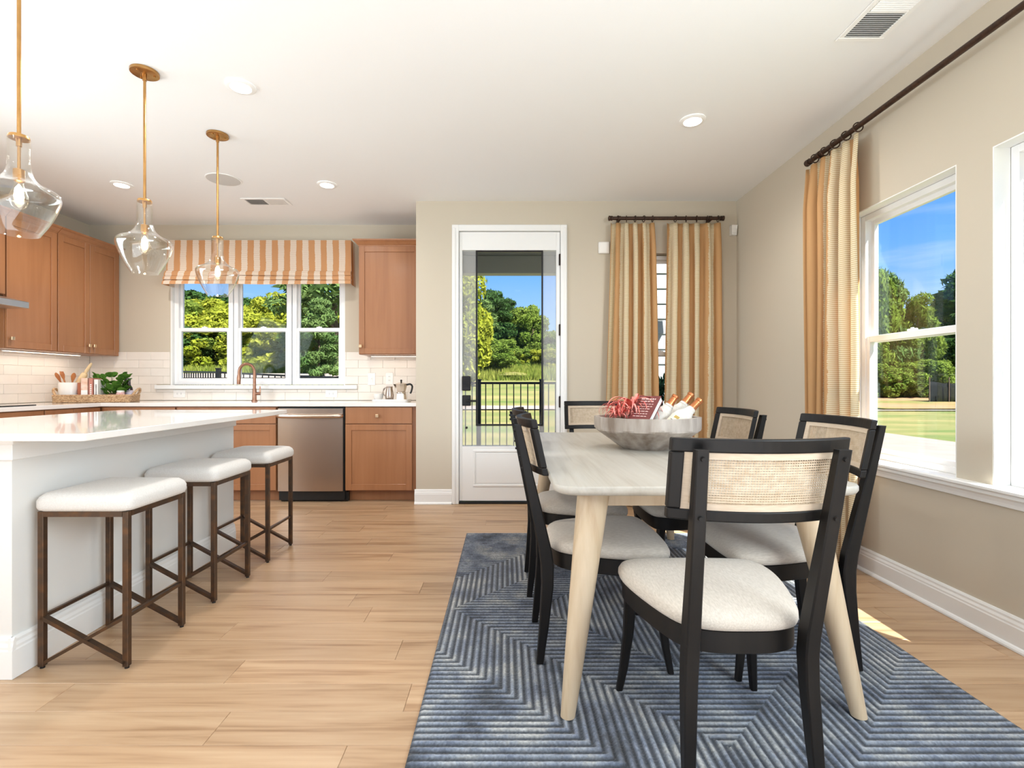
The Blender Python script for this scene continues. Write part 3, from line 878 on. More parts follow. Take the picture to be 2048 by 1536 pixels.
# on the left wall the local x axis runs along -Y  (rz = +90deg puts y into -X)
def left_cab(name, label, ya, yb, z0, z1, fronts, fx, depth, **kw):
    """ya<yb; local x=0 at ya ... width at yb"""
    t = cabinet(name, label, (fx, ya), PI / 2, yb - ya, z0, z1, depth, fronts, **kw)
    return t
left_cab('wall_cabinet', 'double-door maple wall cabinet in the kitchen corner', 4.474, KY - 0.002, UB, UT,
         [('door', 0.004, 0.344, UB + 0.006, UT - 0.004, 0.318, UB + 0.08), ('door', 0.348, 0.702, UB + 0.006, UT - 0.004, 0.374, UB + 0.08)], ULX, 0.307, crown=0.06)
left_cab('wall_cabinet', 'single-door maple wall cabinet beside the range hood', 4.012, 4.470, UB, UT,
         [('door', 0.004, 0.454, UB + 0.006, UT - 0.004, 0.03, UB + 0.08)], ULX, 0.307, crown=0.06)
left_cab('wall_cabinet', 'short maple wall cabinet above the range hood', 3.250, 4.008, 1.80, UT,
         [('door', 0.004, 0.377, 1.806, UT - 0.004, 0.35, 1.86), ('door', 0.381, 0.754, 1.806, UT - 0.004, 0.41, 1.86)], ULX, 0.307, crown=0.06)

# under-cabinet light strips (they light the backsplash)
def strip(label, loc, rz, ln, energy):
    t = thing('cabinet_light', label, 'light', loc, rz)
    MB().box(-ln / 2, ln / 2, -0.018, 0.018, -0.010, 0.0, 0.002).build('housing', 'plastic_white', t)
    MB().box(-ln / 2 + 0.006, ln / 2 - 0.006, -0.012, 0.012, -0.0125, -0.0095).build('diffuser', 'strip_glow', t)
    l = light('cabinet_light_lamp', 'AREA', (0, 0, -0.02), energy, (1.0, 0.84, 0.70), (0, 0, -1), shape='RECTANGLE', size=ln, size_y=0.02)
    l.parent = t
strip('slim lit strip under the single-door cabinet beside the window', (-1.12, KY - 0.13, UB - 0.0005), 0, 0.5, 0.26)
strip('slim lit strip under the corner wall cabinets', (LX + 0.14, 4.55, UB - 0.0005), PI / 2, 0.75, 0.7)

CB = 0.878
CFY = KY - 0.61                                   # face of base cabinets on the back wall
def base_fronts(w_, doors=1, knob_l=True, false_front=False):
    f = [('drawer', 0.004, w_ - 0.004, 0.722, CB - 0.006, w_ / 2 if not false_front else None, 0.795)]
    if doors == 1:
        f.append(('door', 0.004, w_ - 0.004, 0.112, 0.716, None, 0.66))
    else:
        f += [('door', 0.004, w_ / 2 - 0.002, 0.112, 0.716, w_ / 2 - 0.03, 0.66), ('door', w_ / 2 + 0.002, w_ - 0.004, 0.112, 0.716, w_ / 2 + 0.03, 0.66)]
    return f
cabinet('base_cabinet', 'maple base cabinet with drawer between dishwasher and wall', (-1.476, CFY), 0, 0.657, 0.105, CB, 0.608,
        [('drawer', 0.004, 0.615, 0.722, CB - 0.006, 0.30, 0.795), ('door', 0.004, 0.615, 0.112, 0.716, None, 0.66)], toe=True)
cabinet('base_cabinet', 'maple sink base cabinet left of the dishwasher', (-3.02, CFY), 0, 0.916, 0.105, CB, 0.608, base_fronts(0.916, 2, false_front=True), toe=True)
cabinet('base_cabinet', 'maple corner base cabinet under the wicker tray', (LX + 0.002, CFY), 0, 1.312, 0.105, CB, 0.608, [('door', 0.64, 1.306, 0.112, CB - 0.006, None, 0.6)], toe=True)
LFX = LX + 0.61
left_cab('base_cabinet', 'narrow maple base cabinet next to the cooktop', 4.022, CFY - 0.024, 0.105, CB,
         [('drawer', 0.004, 0.268, 0.722, CB - 0.006, 0.13, 0.795), ('drawer', 0.272, 0.55, 0.722, CB - 0.006, None, 0.795), ('door', 0.004, 0.268, 0.112, 0.716, 0.03, 0.66), ('door', 0.272, 0.55, 0.112, 0.716, None, 0.66)], LFX, 0.608, toe=True)
left_cab('base_cabinet', 'maple base cabinet under the cooktop', 3.25, 4.018, 0.105, CB,
         [('drawer', 0.004, 0.764, 0.5, CB - 0.006, 0.38, 0.7), ('drawer', 0.004, 0.764, 0.112, 0.494, 0.38, 0.3)], LFX, 0.608, toe=True)
left_cab('base_cabinet', 'maple base cabinet farther along the cooktop wall', 2.45, 3.246, 0.105, CB, base_fronts(0.796, 2), LFX, 0.608, toe=True)

# ---- L-shaped worktop
CT = 0.914
poly = [(LX + 0.002, KY - 0.010), (LX + 0.002, 2.40), (LX + 0.645, 2.40), (LX + 0.645, KY - 0.645), (SX - 0.002, KY - 0.645), (SX - 0.002, KY - 0.010)]
wt = MB(); wt.loft([[(x, y, CB + 0.002) for x, y in poly], [(x, y, CT) for x, y in poly]])
tag(bevel(wt.build('worktop', 'quartz'), 0.003), 'white quartz worktop running round the kitchen corner', 'worktop')
tag(bevel(MB().box(LX + 0.075, LX + 0.585, 3.26, 4.0, CT + 0.0005, CT + 0.008).build('cooktop', 'black_glass'), 0.003), 'black glass cooktop set on the worktop', 'cooktop')

# ---- range hood
t = thing('range_hood', 'stainless range hood below the short wall cabinet', 'range hood', (LX + 0.002, 3.63, 1.69))
HD = 0.518
MB().box(0, HD, -0.376, 0.376, 0.0, 0.05, 0.002).build('rim', 'hood_steel', t)
q = MB(); q.loft([[(0, -0.376, 0.0505), (HD, -0.376, 0.0505), (HD, 0.376, 0.0505), (0, 0.376, 0.0505)], [(0, -0.36, 0.108), (0.28, -0.36, 0.108), (0.28, 0.36, 0.108), (0, 0.36, 0.108)]])
q.build('canopy', 'hood_steel', t)
MB().box(0.30, 0.36, 0.10, 0.30, -0.004, -0.0005, 0.001).build('lamp', 'strip_glow', t)

# ---- dishwasher
t = thing('dishwasher', 'stainless dishwasher with a wide bar handle', 'dishwasher', (-2.090, CFY, 0))
MB().box(0.002, 0.606, 0.0, 0.58, 0.02, 0.87).build('tub', 'black_plastic', t)
fr_ = MB()
nx = 12
def bow(x): return -0.028 - 0.006 * math.cos((x - 0.303) / 0.303 * PI / 2)
ring = [(0.004 + 0.594 * i / nx, bow(0.004 + 0.594 * i / nx)) for i in range(nx + 1)]
outl = ring + [(0.598, -0.002), (0.004, -0.002)]
fr_.loft([[(x, y, 0.106) for x, y in outl], [(x, y, 0.862) for x, y in outl]])
fr_.build('front_panel', 'steel', t, smooth=30)
h_ = MB(); h_.tube(spline([(0.012, -0.036, 0.795), (0.05, -0.068, 0.795), (0.303, -0.082, 0.795), (0.55, -0.068, 0.795), (0.59, -0.036, 0.795)], 6, False), 0.0185, 10, flat=1.0)
h_.build('handle', 'steel_handle', t, smooth=50)
MB().box(0.006, 0.636, 0.02, 0.06, 0.004, 0.095, 0.006).build('kick_plate', 'black_plastic', t)

# ---- faucet
t = thing('faucet', 'bronze pull-down kitchen faucet with an arched spout', 'faucet', (-2.535, KY - 0.17, CT), PI + 0.25)
q = MB().cyl((0, 0, 0), (0, 0, 0.012), 0.03, 0.027, 20); q.cyl((0, 0, 0.01), (0, 0, 0.125), 0.021, 0.019, 16)
q.build('base', 'faucet_bronze', t, smooth=40)
pts = [(0, 0, 0.12), (0, 0, 0.24)] + [(0.07 - 0.07 * math.cos(a), 0, 0.29 + 0.085 * math.sin(a)) for a in [PI * i / 12 for i in range(13)]] + [(0.142, 0, 0.255)]
MB().tube(pts, [0.0145] * len(pts), 12).build('spout', 'faucet_bronze', t, smooth=60)
MB().tube([(0.142, 0, 0.262), (0.143, 0, 0.235), (0.145, 0, 0.17)], [0.0155, 0.019, 0.0175], 14).build('spray_head', 'faucet_bronze', t, smooth=40)
q = MB().cyl((0, 0, 0.075), (-0.055, 0, 0.075), 0.017, 0.016, 12); q.tube([(-0.05, 0, 0.078), (-0.052, 0, 0.15)], [0.008, 0.005], 8)
q.build('lever', 'faucet_bronze', t, smooth=40)

# ---- outlet and switch plates on the backsplash
def plate(name, label, x, z, w_, h_, kind, cat, y=None):
    yy = KY - 0.0095 if y is None else y
    t = thing(name, label, cat, (x, yy, z))
    MB().box(-w_ / 2, w_ / 2, -0.006, 0, -h_ / 2, h_ / 2, 0.002).build('cover_plate', 'plastic_white', t)
    if kind == 'switch':
        MB().box(-0.017, 0.017, -0.0075, -0.005, -0.034, 0.034, 0.001).build('frame', 'plastic_white', t)
        MB().box(-0.006, 0.006, -0.016, -0.007, -0.004, 0.012, 0.002).build('toggle', 'plastic_white', t)
    else:
        horiz = w_ > h_
        for s_ in (-1, 1):
            cx, cz_ = (s_ * 0.02, 0) if horiz else (0, s_ * 0.02)
            rcp = MB().box(cx - 0.015, cx + 0.015, -0.0075, -0.005, cz_ - 0.015, cz_ + 0.015, 0.003).build('receptacle', 'plastic_white', t)
            sl = MB()
            for d_ in (-0.006, 0.006):
                if horiz: sl.box(cx - 0.005, cx + 0.005, -0.0082, -0.007, cz_ + d_ - 0.0012, cz_ + d_ + 0.0012)
                else: sl.box(cx + d_ - 0.0012, cx + d_ + 0.0012, -0.0082, -0.007, cz_ - 0.003, cz_ + 0.007)
            sl.build('slots', 'ink_dark', rcp)
plate('light_switch', 'white toggle switch plate under the single wall cabinet', -1.398, 1.138, 0.078, 0.128, 'switch', 'switch')
plate('power_outlet', 'white upright outlet behind the moka pot', -1.212, 1.142, 0.078, 0.122, 'outlet', 'outlet')
plate('power_outlet', 'white sideways outlet below the window near the dishwasher', -1.815, 0.985, 0.124, 0.078, 'outlet', 'outlet')
plate('power_outlet', 'white sideways outlet below the window near the wicker tray', -3.395, 0.985, 0.124, 0.078, 'outlet', 'outlet')
plate('power_outlet', 'white upright outlet right of the dark bottles', -3.985, 1.14, 0.078, 0.124, 'outlet', 'outlet')

# ---- wicker tray with its things
TRX, TRY, TRA = -3.865, 4.735, math.radians(17)
tm = Matrix.Translation((TRX, TRY, CT)) @ Matrix.Rotation(TRA, 4, 'Z')
def onT(x, y, z=0.0): return tuple(tm @ Vector((x, y, z)))
t = thing('wicker_tray', 'long wicker tray with loop handles on the worktop', 'tray', (TRX, TRY, CT), TRA)
q = MB()
q.box(-0.295, 0.295, -0.125, 0.125, 0.001, 0.014)
for r_ in range(5):
    z = 0.0105 + r_ * 0.0135
    pts = rrect(-0.295, 0.295, -0.125, 0.125, 0.03, 4)
    pts3 = [(x * (1 + 0.004 * r_), y * (1 + 0.01 * r_), z) for x, y in pts]
    q.tube(pts3 + [pts3[0]], 0.009, 6)
q.build('woven_body', 'wicker', t, smooth=60)
for s_ in (-1, 1):
    pts = [(s_ * 0.298, -0.06, 0.06), (s_ * 0.325, -0.045, 0.105), (s_ * 0.335, 0, 0.128), (s_ * 0.325, 0.045, 0.105), (s_ * 0.298, 0.06, 0.06)]
    MB().tube(spline(pts, 4, False), 0.011, 7).build('handle', 'wicker', t, smooth=60)
# crock + utensils + rolling pin
cp = onT(-0.215, -0.005, 0.0145)
tag(MB().lathe([(0.070, 0.0), (0.078, 0.004), (0.084, 0.03), (0.086, 0.168), (0.083, 0.172), (0.079, 0.168), (0.077, 0.02), (0.0, 0.016)], 32, cap=False).build('utensil_crock', 'crock_white', None, cp, smooth=40),
    'glossy white crock holding wooden utensils on the tray', 'crock')
def utensil(name, label, cx, cy, tip, kind):
    a = Vector(cp) + Vector((cx, cy, 0.024)); b = Vector(tip)
    d = (b - a).normalized()
    M_ = Matrix.Translation(a) @ d.to_track_quat('Z', 'X').to_matrix().to_4x4()
    ln = (b - a).length
    q = MB()
    q.tube([tuple(M_ @ Vector((0, 0, 0))), tuple(M_ @ Vector((0, 0, ln * 0.72)))], [0.006, 0.007], 8)
    ring = lambda z, w_, th: [tuple(M_ @ Vector((th * math.cos(i * PI / 5), w_ * math.sin(i * PI / 5), z))) for i in range(10)]
    if kind == 'fork':
        q.loft([ring(ln * 0.70, 0.007, 0.006), ring(ln * 0.78, 0.022, 0.005), ring(ln * 0.88, 0.030, 0.004)])
        for k_ in (-1, 0, 1):
            q.tube([tuple(M_ @ Vector((0, k_ * 0.02, ln * 0.87))), tuple(M_ @ Vector((0, k_ * 0.017, ln)))], [0.0075, 0.004], 6)
    else:
        q.loft([ring(ln * 0.66, 0.007, 0.006), ring(ln * 0.76, 0.024, 0.005), ring(ln * 0.86, 0.034, 0.004), ring(ln * 0.95, 0.026, 0.004), ring(ln, 0.008, 0.004)])
    tag(q.build(name, 'utensil_wood', smooth=50), label, 'utensil', 'wooden utensils in the crock')
cv = Vector(cp)
utensil('wooden_spoon', 'brown wooden spoon leaning toward the hood side of the crock', -0.01, 0.0, cv + Vector((-0.115, -0.02, 0.262)), 'spoon')
utensil('wooden_fork', 'brown wooden fork with slots standing in the crock', 0.015, -0.02, cv + Vector((-0.055, -0.03, 0.275)), 'fork')
utensil('wooden_spoon', 'brown wooden spoon leaning toward the rolling pin', -0.02, 0.015, cv + Vector((0.02, 0.02, 0.262)), 'spoon')
a = cv + Vector((-0.03, 0.03, 0.026)); b = cv + Vector((0.15, 0.06, 0.355)); d = (b - a)
t = thing('rolling_pin', 'pale wooden rolling pin leaning out of the crock', 'rolling pin', tuple(a))
M_ = d.normalized().to_track_quat('Z', 'X').to_matrix().to_4x4(); ln = d.length
MB().lathe([(0.006, 0.0), (0.024, 0.006), (0.027, 0.03), (0.027, ln * 0.66), (0.020, ln * 0.71)], 16, M_).build('barrel', 'pin_wood', t, smooth=40)
MB().lathe([(0.010, ln * 0.71), (0.014, ln * 0.76), (0.013, ln * 0.92), (0.007, ln)], 12, M_).build('handle', 'pin_wood', t, smooth=40)
# cook books standing in the tray
def std_book(label, x, y, w_, d_, h_, cover, rz=0.0, z=0.0145):
    p = onT(x, y, z)
    t = thing('cookbook', label, 'book', p, TRA + rz, 'cook books on the wicker tray')
    q = MB(); q.box(-w_ / 2, -w_ / 2 + 0.003, -d_ / 2, d_ / 2, 0, h_); q.box(w_ / 2 - 0.003, w_ / 2, -d_ / 2, d_ / 2, 0, h_); q.box(-w_ / 2, w_ / 2, -d_ / 2, -d_ / 2 + 0.003, 0, h_)
    q.build('cover', cover, t)
    MB().box(-w_ / 2 + 0.0035, w_ / 2 - 0.0035, -d_ / 2 + 0.0035, d_ / 2 - 0.004, 0.003, h_ - 0.004).build('pages', 'paper', t)
    return t
b1 = std_book('brown-spined cook book beside the crock', -0.105, -0.01, 0.028, 0.17, 0.17, 'book_brown')
b2 = std_book('pink cook book with pale lower band', -0.06, -0.03, 0.055, 0.16, 0.212, 'book_pink')
MB().box(-0.024, 0.024, -0.0815, -0.0802, 0.02, 0.10).build('spine_label', 'book_white', b2)
for k_ in range(4): MB().box(-0.02 + k_ * 0.011, -0.013 + k_ * 0.011, -0.0825, -0.0816, 0.03, 0.046).build('spine_letter', 'book_brown', b2)
b3 = std_book('rose-spined cook book between pink and white ones', -0.010, -0.03, 0.034, 0.16, 0.212, 'book_rose')
for k_ in range(6): MB().box(-0.006, 0.006, -0.0815, -0.0802, 0.06 + k_ * 0.017, 0.07 + k_ * 0.017).build('spine_letter', 'book_white', b3)
b4 = std_book('white-spined cook book next to the leafy plant', 0.030, -0.03, 0.032, 0.155, 0.20, 'book_white')
for k_ in range(7): MB().box(-0.005, 0.005, -0.079, -0.0777, 0.06 + k_ * 0.014, 0.068 + k_ * 0.014).build('spine_letter', 'ink_dark', b4)
# leafy plant
pp = onT(0.115, 0.0, 0.0145)
t = thing('leafy_plant', 'green round-leaved plant in a small pot on the tray', 'plant', pp)
MB().lathe([(0.038, 0), (0.046, 0.004), (0.052, 0.07), (0.048, 0.07), (0.046, 0.055), (0.0, 0.055)], 20, cap=False).build('pot', 'airplant_base', t, smooth=40)
lm = []
for k_ in range(3):
    q = MB(); n_ = 10; R_ = 0.026 + 0.005 * k_
    ring0 = [(R_ * math.cos(2 * PI * i / n_) * 1.05, R_ + R_ * math.sin(2 * PI * i / n_), 0.006 * math.cos(4 * PI * i / n_)) for i in range(n_)]
    ringb = [(x, y, z - 0.0012) for x, y, z in ring0]
    q.loft([ringb, ring0], cap=False)
    q.add([(0, R_, -0.006)] + ring0, [(0, 1 + i, 1 + (i + 1) % n_) for i in range(n_)])
    q.add([(0, R_, -0.0072)] + ringb, [(0, 1 + (i + 1) % n_, 1 + i) for i in range(n_)])
    lm.append(q.mesh('leaf', 60))
stems = MB()
random.seed(11)
for k_ in range(64):
    a = random.uniform(0, 2 * PI); u_ = random.random()
    r_ = 0.03 + 0.105 * math.sqrt(random.random()); z_ = 0.07 + 0.20 * u_
    if z_ > 0.2: r_ *= 0.95
    px_, py_ = r_ * math.cos(a) * 1.0 - 0.012 + 0.03 * (z_ > 0.2) * math.cos(a), r_ * math.sin(a) * 0.45
    pz_ = z_ * (1 - 0.15 * r_ / 0.12)
    stems.tube([(0, 0, 0.055), (px_ * 0.5, py_ * 0.5, pz_ * 0.75), (px_, py_, pz_)], 0.0015, 4)
    link('leaf', lm[k_ % 3], 'houseplant_leaf', t, (px_, py_, pz_), (random.uniform(0.2, 1.2), random.uniform(-0.4, 0.4), a + PI / 2 + PI))
stems.build('stems', 'houseplant_leaf', t)
# bottles and jar
def bottle(label, x, y, h_, r_, lab, z=0.0145):
    p = onT(x, y, z)
    t = thing('dark_bottle', label, 'bottle', p)
    MB().lathe([(r_ * 0.9, 0), (r_, 0.005), (r_, h_ * 0.5), (r_ * 0.9, h_ * 0.58), (r_ * 0.42, h_ * 0.7), (r_ * 0.38, h_ * 0.88), (r_ * 0.38, h_ * 0.9)], 20).build('body', 'bottle_dark', t, smooth=40)
    MB().lathe([(r_ * 0.46, h_ * 0.9), (r_ * 0.46, h_), (r_ * 0.4, h_ * 1.005)], 16).build('cap', 'bottle_dark', t, smooth=40)
    MB().lathe([(r_ + 0.0008, h_ * 0.1), (r_ + 0.0008, h_ * 0.46)], 20, cap=False).build('label_band', lab, t, smooth=60)
bottle('tall dark bottle standing behind the leafy plant', 0.205, 0.05, 0.262, 0.030, 'label_rose')
bottle('short dark bottle with pale lilac label at the tray end', 0.252, 0.0, 0.212, 0.030, 'label_lilac')
t = thing('spice_jar', 'small jar with a rosy printed label on the tray', 'jar', onT(0.205, -0.06, 0.0145))
MB().lathe([(0.03, 0), (0.034, 0.004), (0.034, 0.07), (0.028, 0.08)], 20).build('body', 'label_rose', t, smooth=40)
MB().lathe([(0.031, 0.0802), (0.031, 0.095), (0.028, 0.097)], 20).build('lid', 'plastic_white', t, smooth=40)

# ---- coffee things on the worktop by the wall
t = thing('serving_tray', 'small white serving tray under the moka pot', 'tray', (-1.118, 4.90, CT))
q = MB(); q.prism(rrect(-0.175, 0.175, -0.10, 0.10, 0.03, 5), 0.0005, 0.012, 0.002)
q.build('base', 'plastic_white', t)
pr = rrect(-0.172, 0.172, -0.097, 0.097, 0.03, 5)
MB().tube([(x, y, 0.018) for x, y in pr] + [(pr[0][0], pr[0][1], 0.018)], 0.0055, 6).build('rim', 'plastic_white', t, smooth=60)
t = thing('moka_pot', 'aluminium moka pot with black handle and knob', 'coffee pot', (-1.025, 4.89, CT + 0.0125), 0.0)
q = MB(); q.lathe([(0.052, 0), (0.054, 0.004), (0.046, 0.066)], 8); q.build('boiler', 'aluminium', t)
MB().lathe([(0.042, 0.0665), (0.047, 0.072), (0.047, 0.08), (0.04, 0.086)], 24).build('collar', 'aluminium', t, smooth=40)
q = MB(); q.lathe([(0.042, 0.0865), (0.060, 0.158)], 8)
q.add([(-0.055, -0.014, 0.157), (-0.055, 0.014, 0.157), (-0.078, 0, 0.160), (-0.054, 0, 0.115)], [(0, 1, 2), (0, 2, 3), (1, 3, 2), (0, 3, 1)])
q.build('upper_chamber', 'aluminium', t)
MB().lathe([(0.061, 0.1585), (0.060, 0.163), (0.012, 0.176)], 8).build('lid', 'aluminium', t)
MB().lathe([(0.005, 0.176), (0.008, 0.181), (0.010, 0.197), (0.006, 0.202)], 10).build('knob', 'black_plastic', t, smooth=40)
MB().tube(spline([(0.056, 0, 0.152), (0.088, 0, 0.158), (0.108, 0, 0.135), (0.098, 0, 0.085), (0.088, 0, 0.068)], 5, False), 0.009, 8).build('handle', 'black_plastic', t, smooth=60)
t = thing('milk_pitcher', 'small conical steel milk pitcher beside the moka pot', 'pitcher', (-1.135, 4.87, CT + 0.0125))
MB().lathe([(0.036, 0), (0.038, 0.003), (0.042, 0.05), (0.030, 0.12), (0.033, 0.135), (0.031, 0.135), (0.028, 0.12), (0.038, 0.05), (0.0, 0.006)], 24, cap=False).build('body', 'steel', t, smooth=40)
MB().tube(spline([(-0.03, 0, 0.125), (-0.058, 0, 0.11), (-0.058, 0, 0.06), (-0.041, 0, 0.045)], 4, False), 0.0045, 6).build('handle', 'steel', t, smooth=60)
t = thing('sugar_bowl', 'white sugar bowl with a spoon on the serving tray', 'bowl', (-1.245, 4.88, CT + 0.0125))
MB().lathe([(0.024, 0), (0.03, 0.004), (0.045, 0.03), (0.046, 0.065), (0.043, 0.065), (0.042, 0.032), (0.0, 0.012)], 28, cap=False).build('body', 'crock_white', t, smooth=40)
MB().tube([(0.0, 0, 0.018), (0.065, 0.0, 0.118)], [0.003, 0.004], 6).build('spoon', 'steel', t, smooth=60)

# ---- roman valance
t = thing('roman_valance', 'tan and cream striped roman shade over the kitchen window', 'window shade', (0, 0, 0))
prof = [(5.075, 2.545), (5.072, 2.225)]
# three stacked folds at the bottom
for k_ in range(3):
    zt = 2.225 - k_ * 0.046
    prof += [(5.056 - 0.008 * k_, zt + 0.004), (5.040 - 0.010 * k_, zt - 0.016), (5.038 - 0.010 * k_, zt - 0.044)]
    if k_ < 2: prof += [(5.064 - 0.006 * k_, zt - 0.036)]
X0, X1 = -3.44, -1.575
q = MB(); uvs = []
nx = 90
vlen = [0.0]
for i in range(1, len(prof)):
    vlen.append(vlen[-1] + abs(prof[i][1] - prof[i - 1][1]))
for j, (y, z) in enumerate(prof):
    flare = 0.018 * min(1, max(0, (2.3 - z) / 0.2))
    for i in range(nx + 1):
        u_ = i / nx
        x = (X0 - flare) + (X1 - X0 + 2 * flare) * u_
        q.v.append((x, y - 0.004 * math.sin(u_ * 21) * (z < 2.3), z + (0.003 * math.sin(u_ * 9 + j) if z < 2.3 else 0)))
        uvs.append((u_ * (X1 - X0) + 0.03, vlen[j]))
for j in range(len(prof) - 1):
    for i in range(nx):
        a = j * (nx + 1) + i
        q.f.append((a, a + 1, a + nx + 2, a + nx + 1))
q.uv = uvs
q.build('fabric_front', 'valance_cloth', t, smooth=50, recalc=False)
for side, xs in (('l', X0), ('r', X1)):
    q = MB(); uvs = []; n_ = 6
    sg = -1 if side == 'l' else 1
    for j, (y, z) in enumerate(prof):
        flare = 0.018 * min(1, max(0, (2.3 - z) / 0.2))
        for i in range(n_ + 1):
            u_ = i / n_
            yy = y + (KY - 0.004 - y) * u_
            q.v.append((xs + sg * flare * (1 - 0.4 * u_), yy, z)); uvs.append((0.07 + u_ * 0.13 + 0.025, vlen[j]))
    for j in range(len(prof) - 1):
        for i in range(n_):
            a = j * (n_ + 1) + i
            q.f.append((a, a + 1, a + n_ + 2, a + n_ + 1))
    q.uv = uvs
    q.build('fabric_return', 'valance_cloth', t, smooth=50, recalc=False)
MB().box(X0 + 0.003, X1 - 0.003, 5.078, KY - 0.002, 2.50, 2.545).build('mounting_board', 'trim_white', t)

# ---- island
IX0, IX1, IY0, IY1 = -2.58, -1.472, 1.742, 3.370
BX0, BX1, BYN, BYF = -2.53, -1.828, 1.850, 3.355
isl = thing('kitchen_island', 'white panelled kitchen island base', 'island', ((BX0 + BX1) / 2, (BYN + BYF) / 2, 0))
ox, oy = (BX0 + BX1) / 2, (BYN + BYF) / 2
def iso(m, name, mat, **kw): return m.build(name, mat, isl, (-ox, -oy, 0), **kw)
iso(MB().box(BX0, BX1, BYN, BYF, 0.002, 0.882), 'body', 'wall_white')
# trim band under the top
iso(MB().box(BX0 - 0.012, BX1 + 0.012, BYN - 0.012, BYF + 0.012, 0.805, 0.8855, 0.002), 'frieze', 'trim_white')
iso(MB().box(BX0 - 0.018, BX1 + 0.018, BYN - 0.018, BYF + 0.018, 0.862, 0.8856, 0.004), 'frieze_cap', 'trim_white')
for p0_, p1_ in (((BX1 + 0.0003, BYN - 0.016), (BX1 + 0.0003, BYF)), ((BX0 - 0.016, BYN - 0.0003), (BX1 + 0.016, BYN - 0.0003))):
    o_ = baseboard('base_moulding', p0_, p1_, h=0.15, t=0.016, shoe=False, parent=isl)
    o_.location = (-ox, -oy, 0)
top = MB(); top.prism(rrect(IX0, IX1, IY0, IY1, 0.012, 3), 0.8862, 0.9120, 0.002)
tag(top.build('island_worktop', 'quartz'), 'glossy white quartz worktop on the kitchen island', 'worktop')

# ---- bar stools
def make_stool():
    W, D_ = 0.345, 0.345                      # footprint X, Y (outer)
    t = thing('bar_stool', '', 'stool', (0, 0, 0), 0, 'bar stools along the island')
    lg = 0.022; hz = 0.60; xs = (-W / 2 + lg / 2, W / 2 - lg / 2); ys_ = (-D_ / 2 + lg / 2, D_ / 2 - lg / 2)
    pad = MB()
    n_ = 10
    out = rrect(-W / 2 - 0.012, W / 2 + 0.012, -D_ / 2 - 0.012, D_ / 2 + 0.012, 0.035, 5)
    rings = []
    for z, ins in ((0.6005, 0.012), (0.606, 0.004), (0.616, 0.0), (0.640, 0.0), (0.655, 0.006), (0.667, 0.018), (0.673, 0.04), (0.677, 0.09)):
        rings.append([(x * (1 - ins / (W / 2)), y * (1 - ins / (D_ / 2)), z) for x, y in out])
    pad.loft(rings); pad.build('seat', 'stool_linen', t, smooth=60)
    for x in xs:
        for y in ys_:
            MB().box(x - lg / 2, x + lg / 2, y - lg / 2, y + lg / 2, 0.008, hz, 0.002).build('leg', 'bronze_frame', t)
            MB().cyl((x, y, 0.0), (x, y, 0.009), 0.008, n=10).build('foot_pad', 'black_plastic', t)
    q = MB()
    for x in xs: q.box(x - lg / 2, x + lg / 2, ys_[0] + lg / 2, ys_[1] - lg / 2, hz - 0.02, hz)
    for y in ys_: q.box(xs[0] + lg / 2, xs[1] - lg / 2, y - lg / 2, y + lg / 2, hz - 0.02, hz)
    q.build('seat_frame', 'bronze_frame', t)
    for x in xs:
        MB().bar((x, ys_[0], 0.197), (x, ys_[1], 0.197), 0.013, 0.013).build('stretcher', 'bronze_frame', t)
    for y in ys_:
        MB().bar((xs[0], y, 0.197), (xs[1], y, 0.022), lg, 0.014).build('cross_brace', 'bronze_frame', t)
        MB().bar((xs[0], y - 0.004, 0.016), (xs[1], y - 0.004, 0.197), 0.012, 0.012).build('cross_brace', 'bronze_frame', t)
    return t
st0 = make_stool()
SXC = -1.612
for i, (yc, lab) in enumerate(((2.075, 'backless bar stool with cream seat farthest from the dishwasher'),
                               (2.645, 'middle backless bar stool with cream seat at the island'),
                               (3.205, 'backless bar stool with cream seat nearest the dishwasher'))):
    o_ = st0 if i == 0 else copy_tree(st0)
    o_.location = (SXC, yc, 0.0); o_['label'] = lab

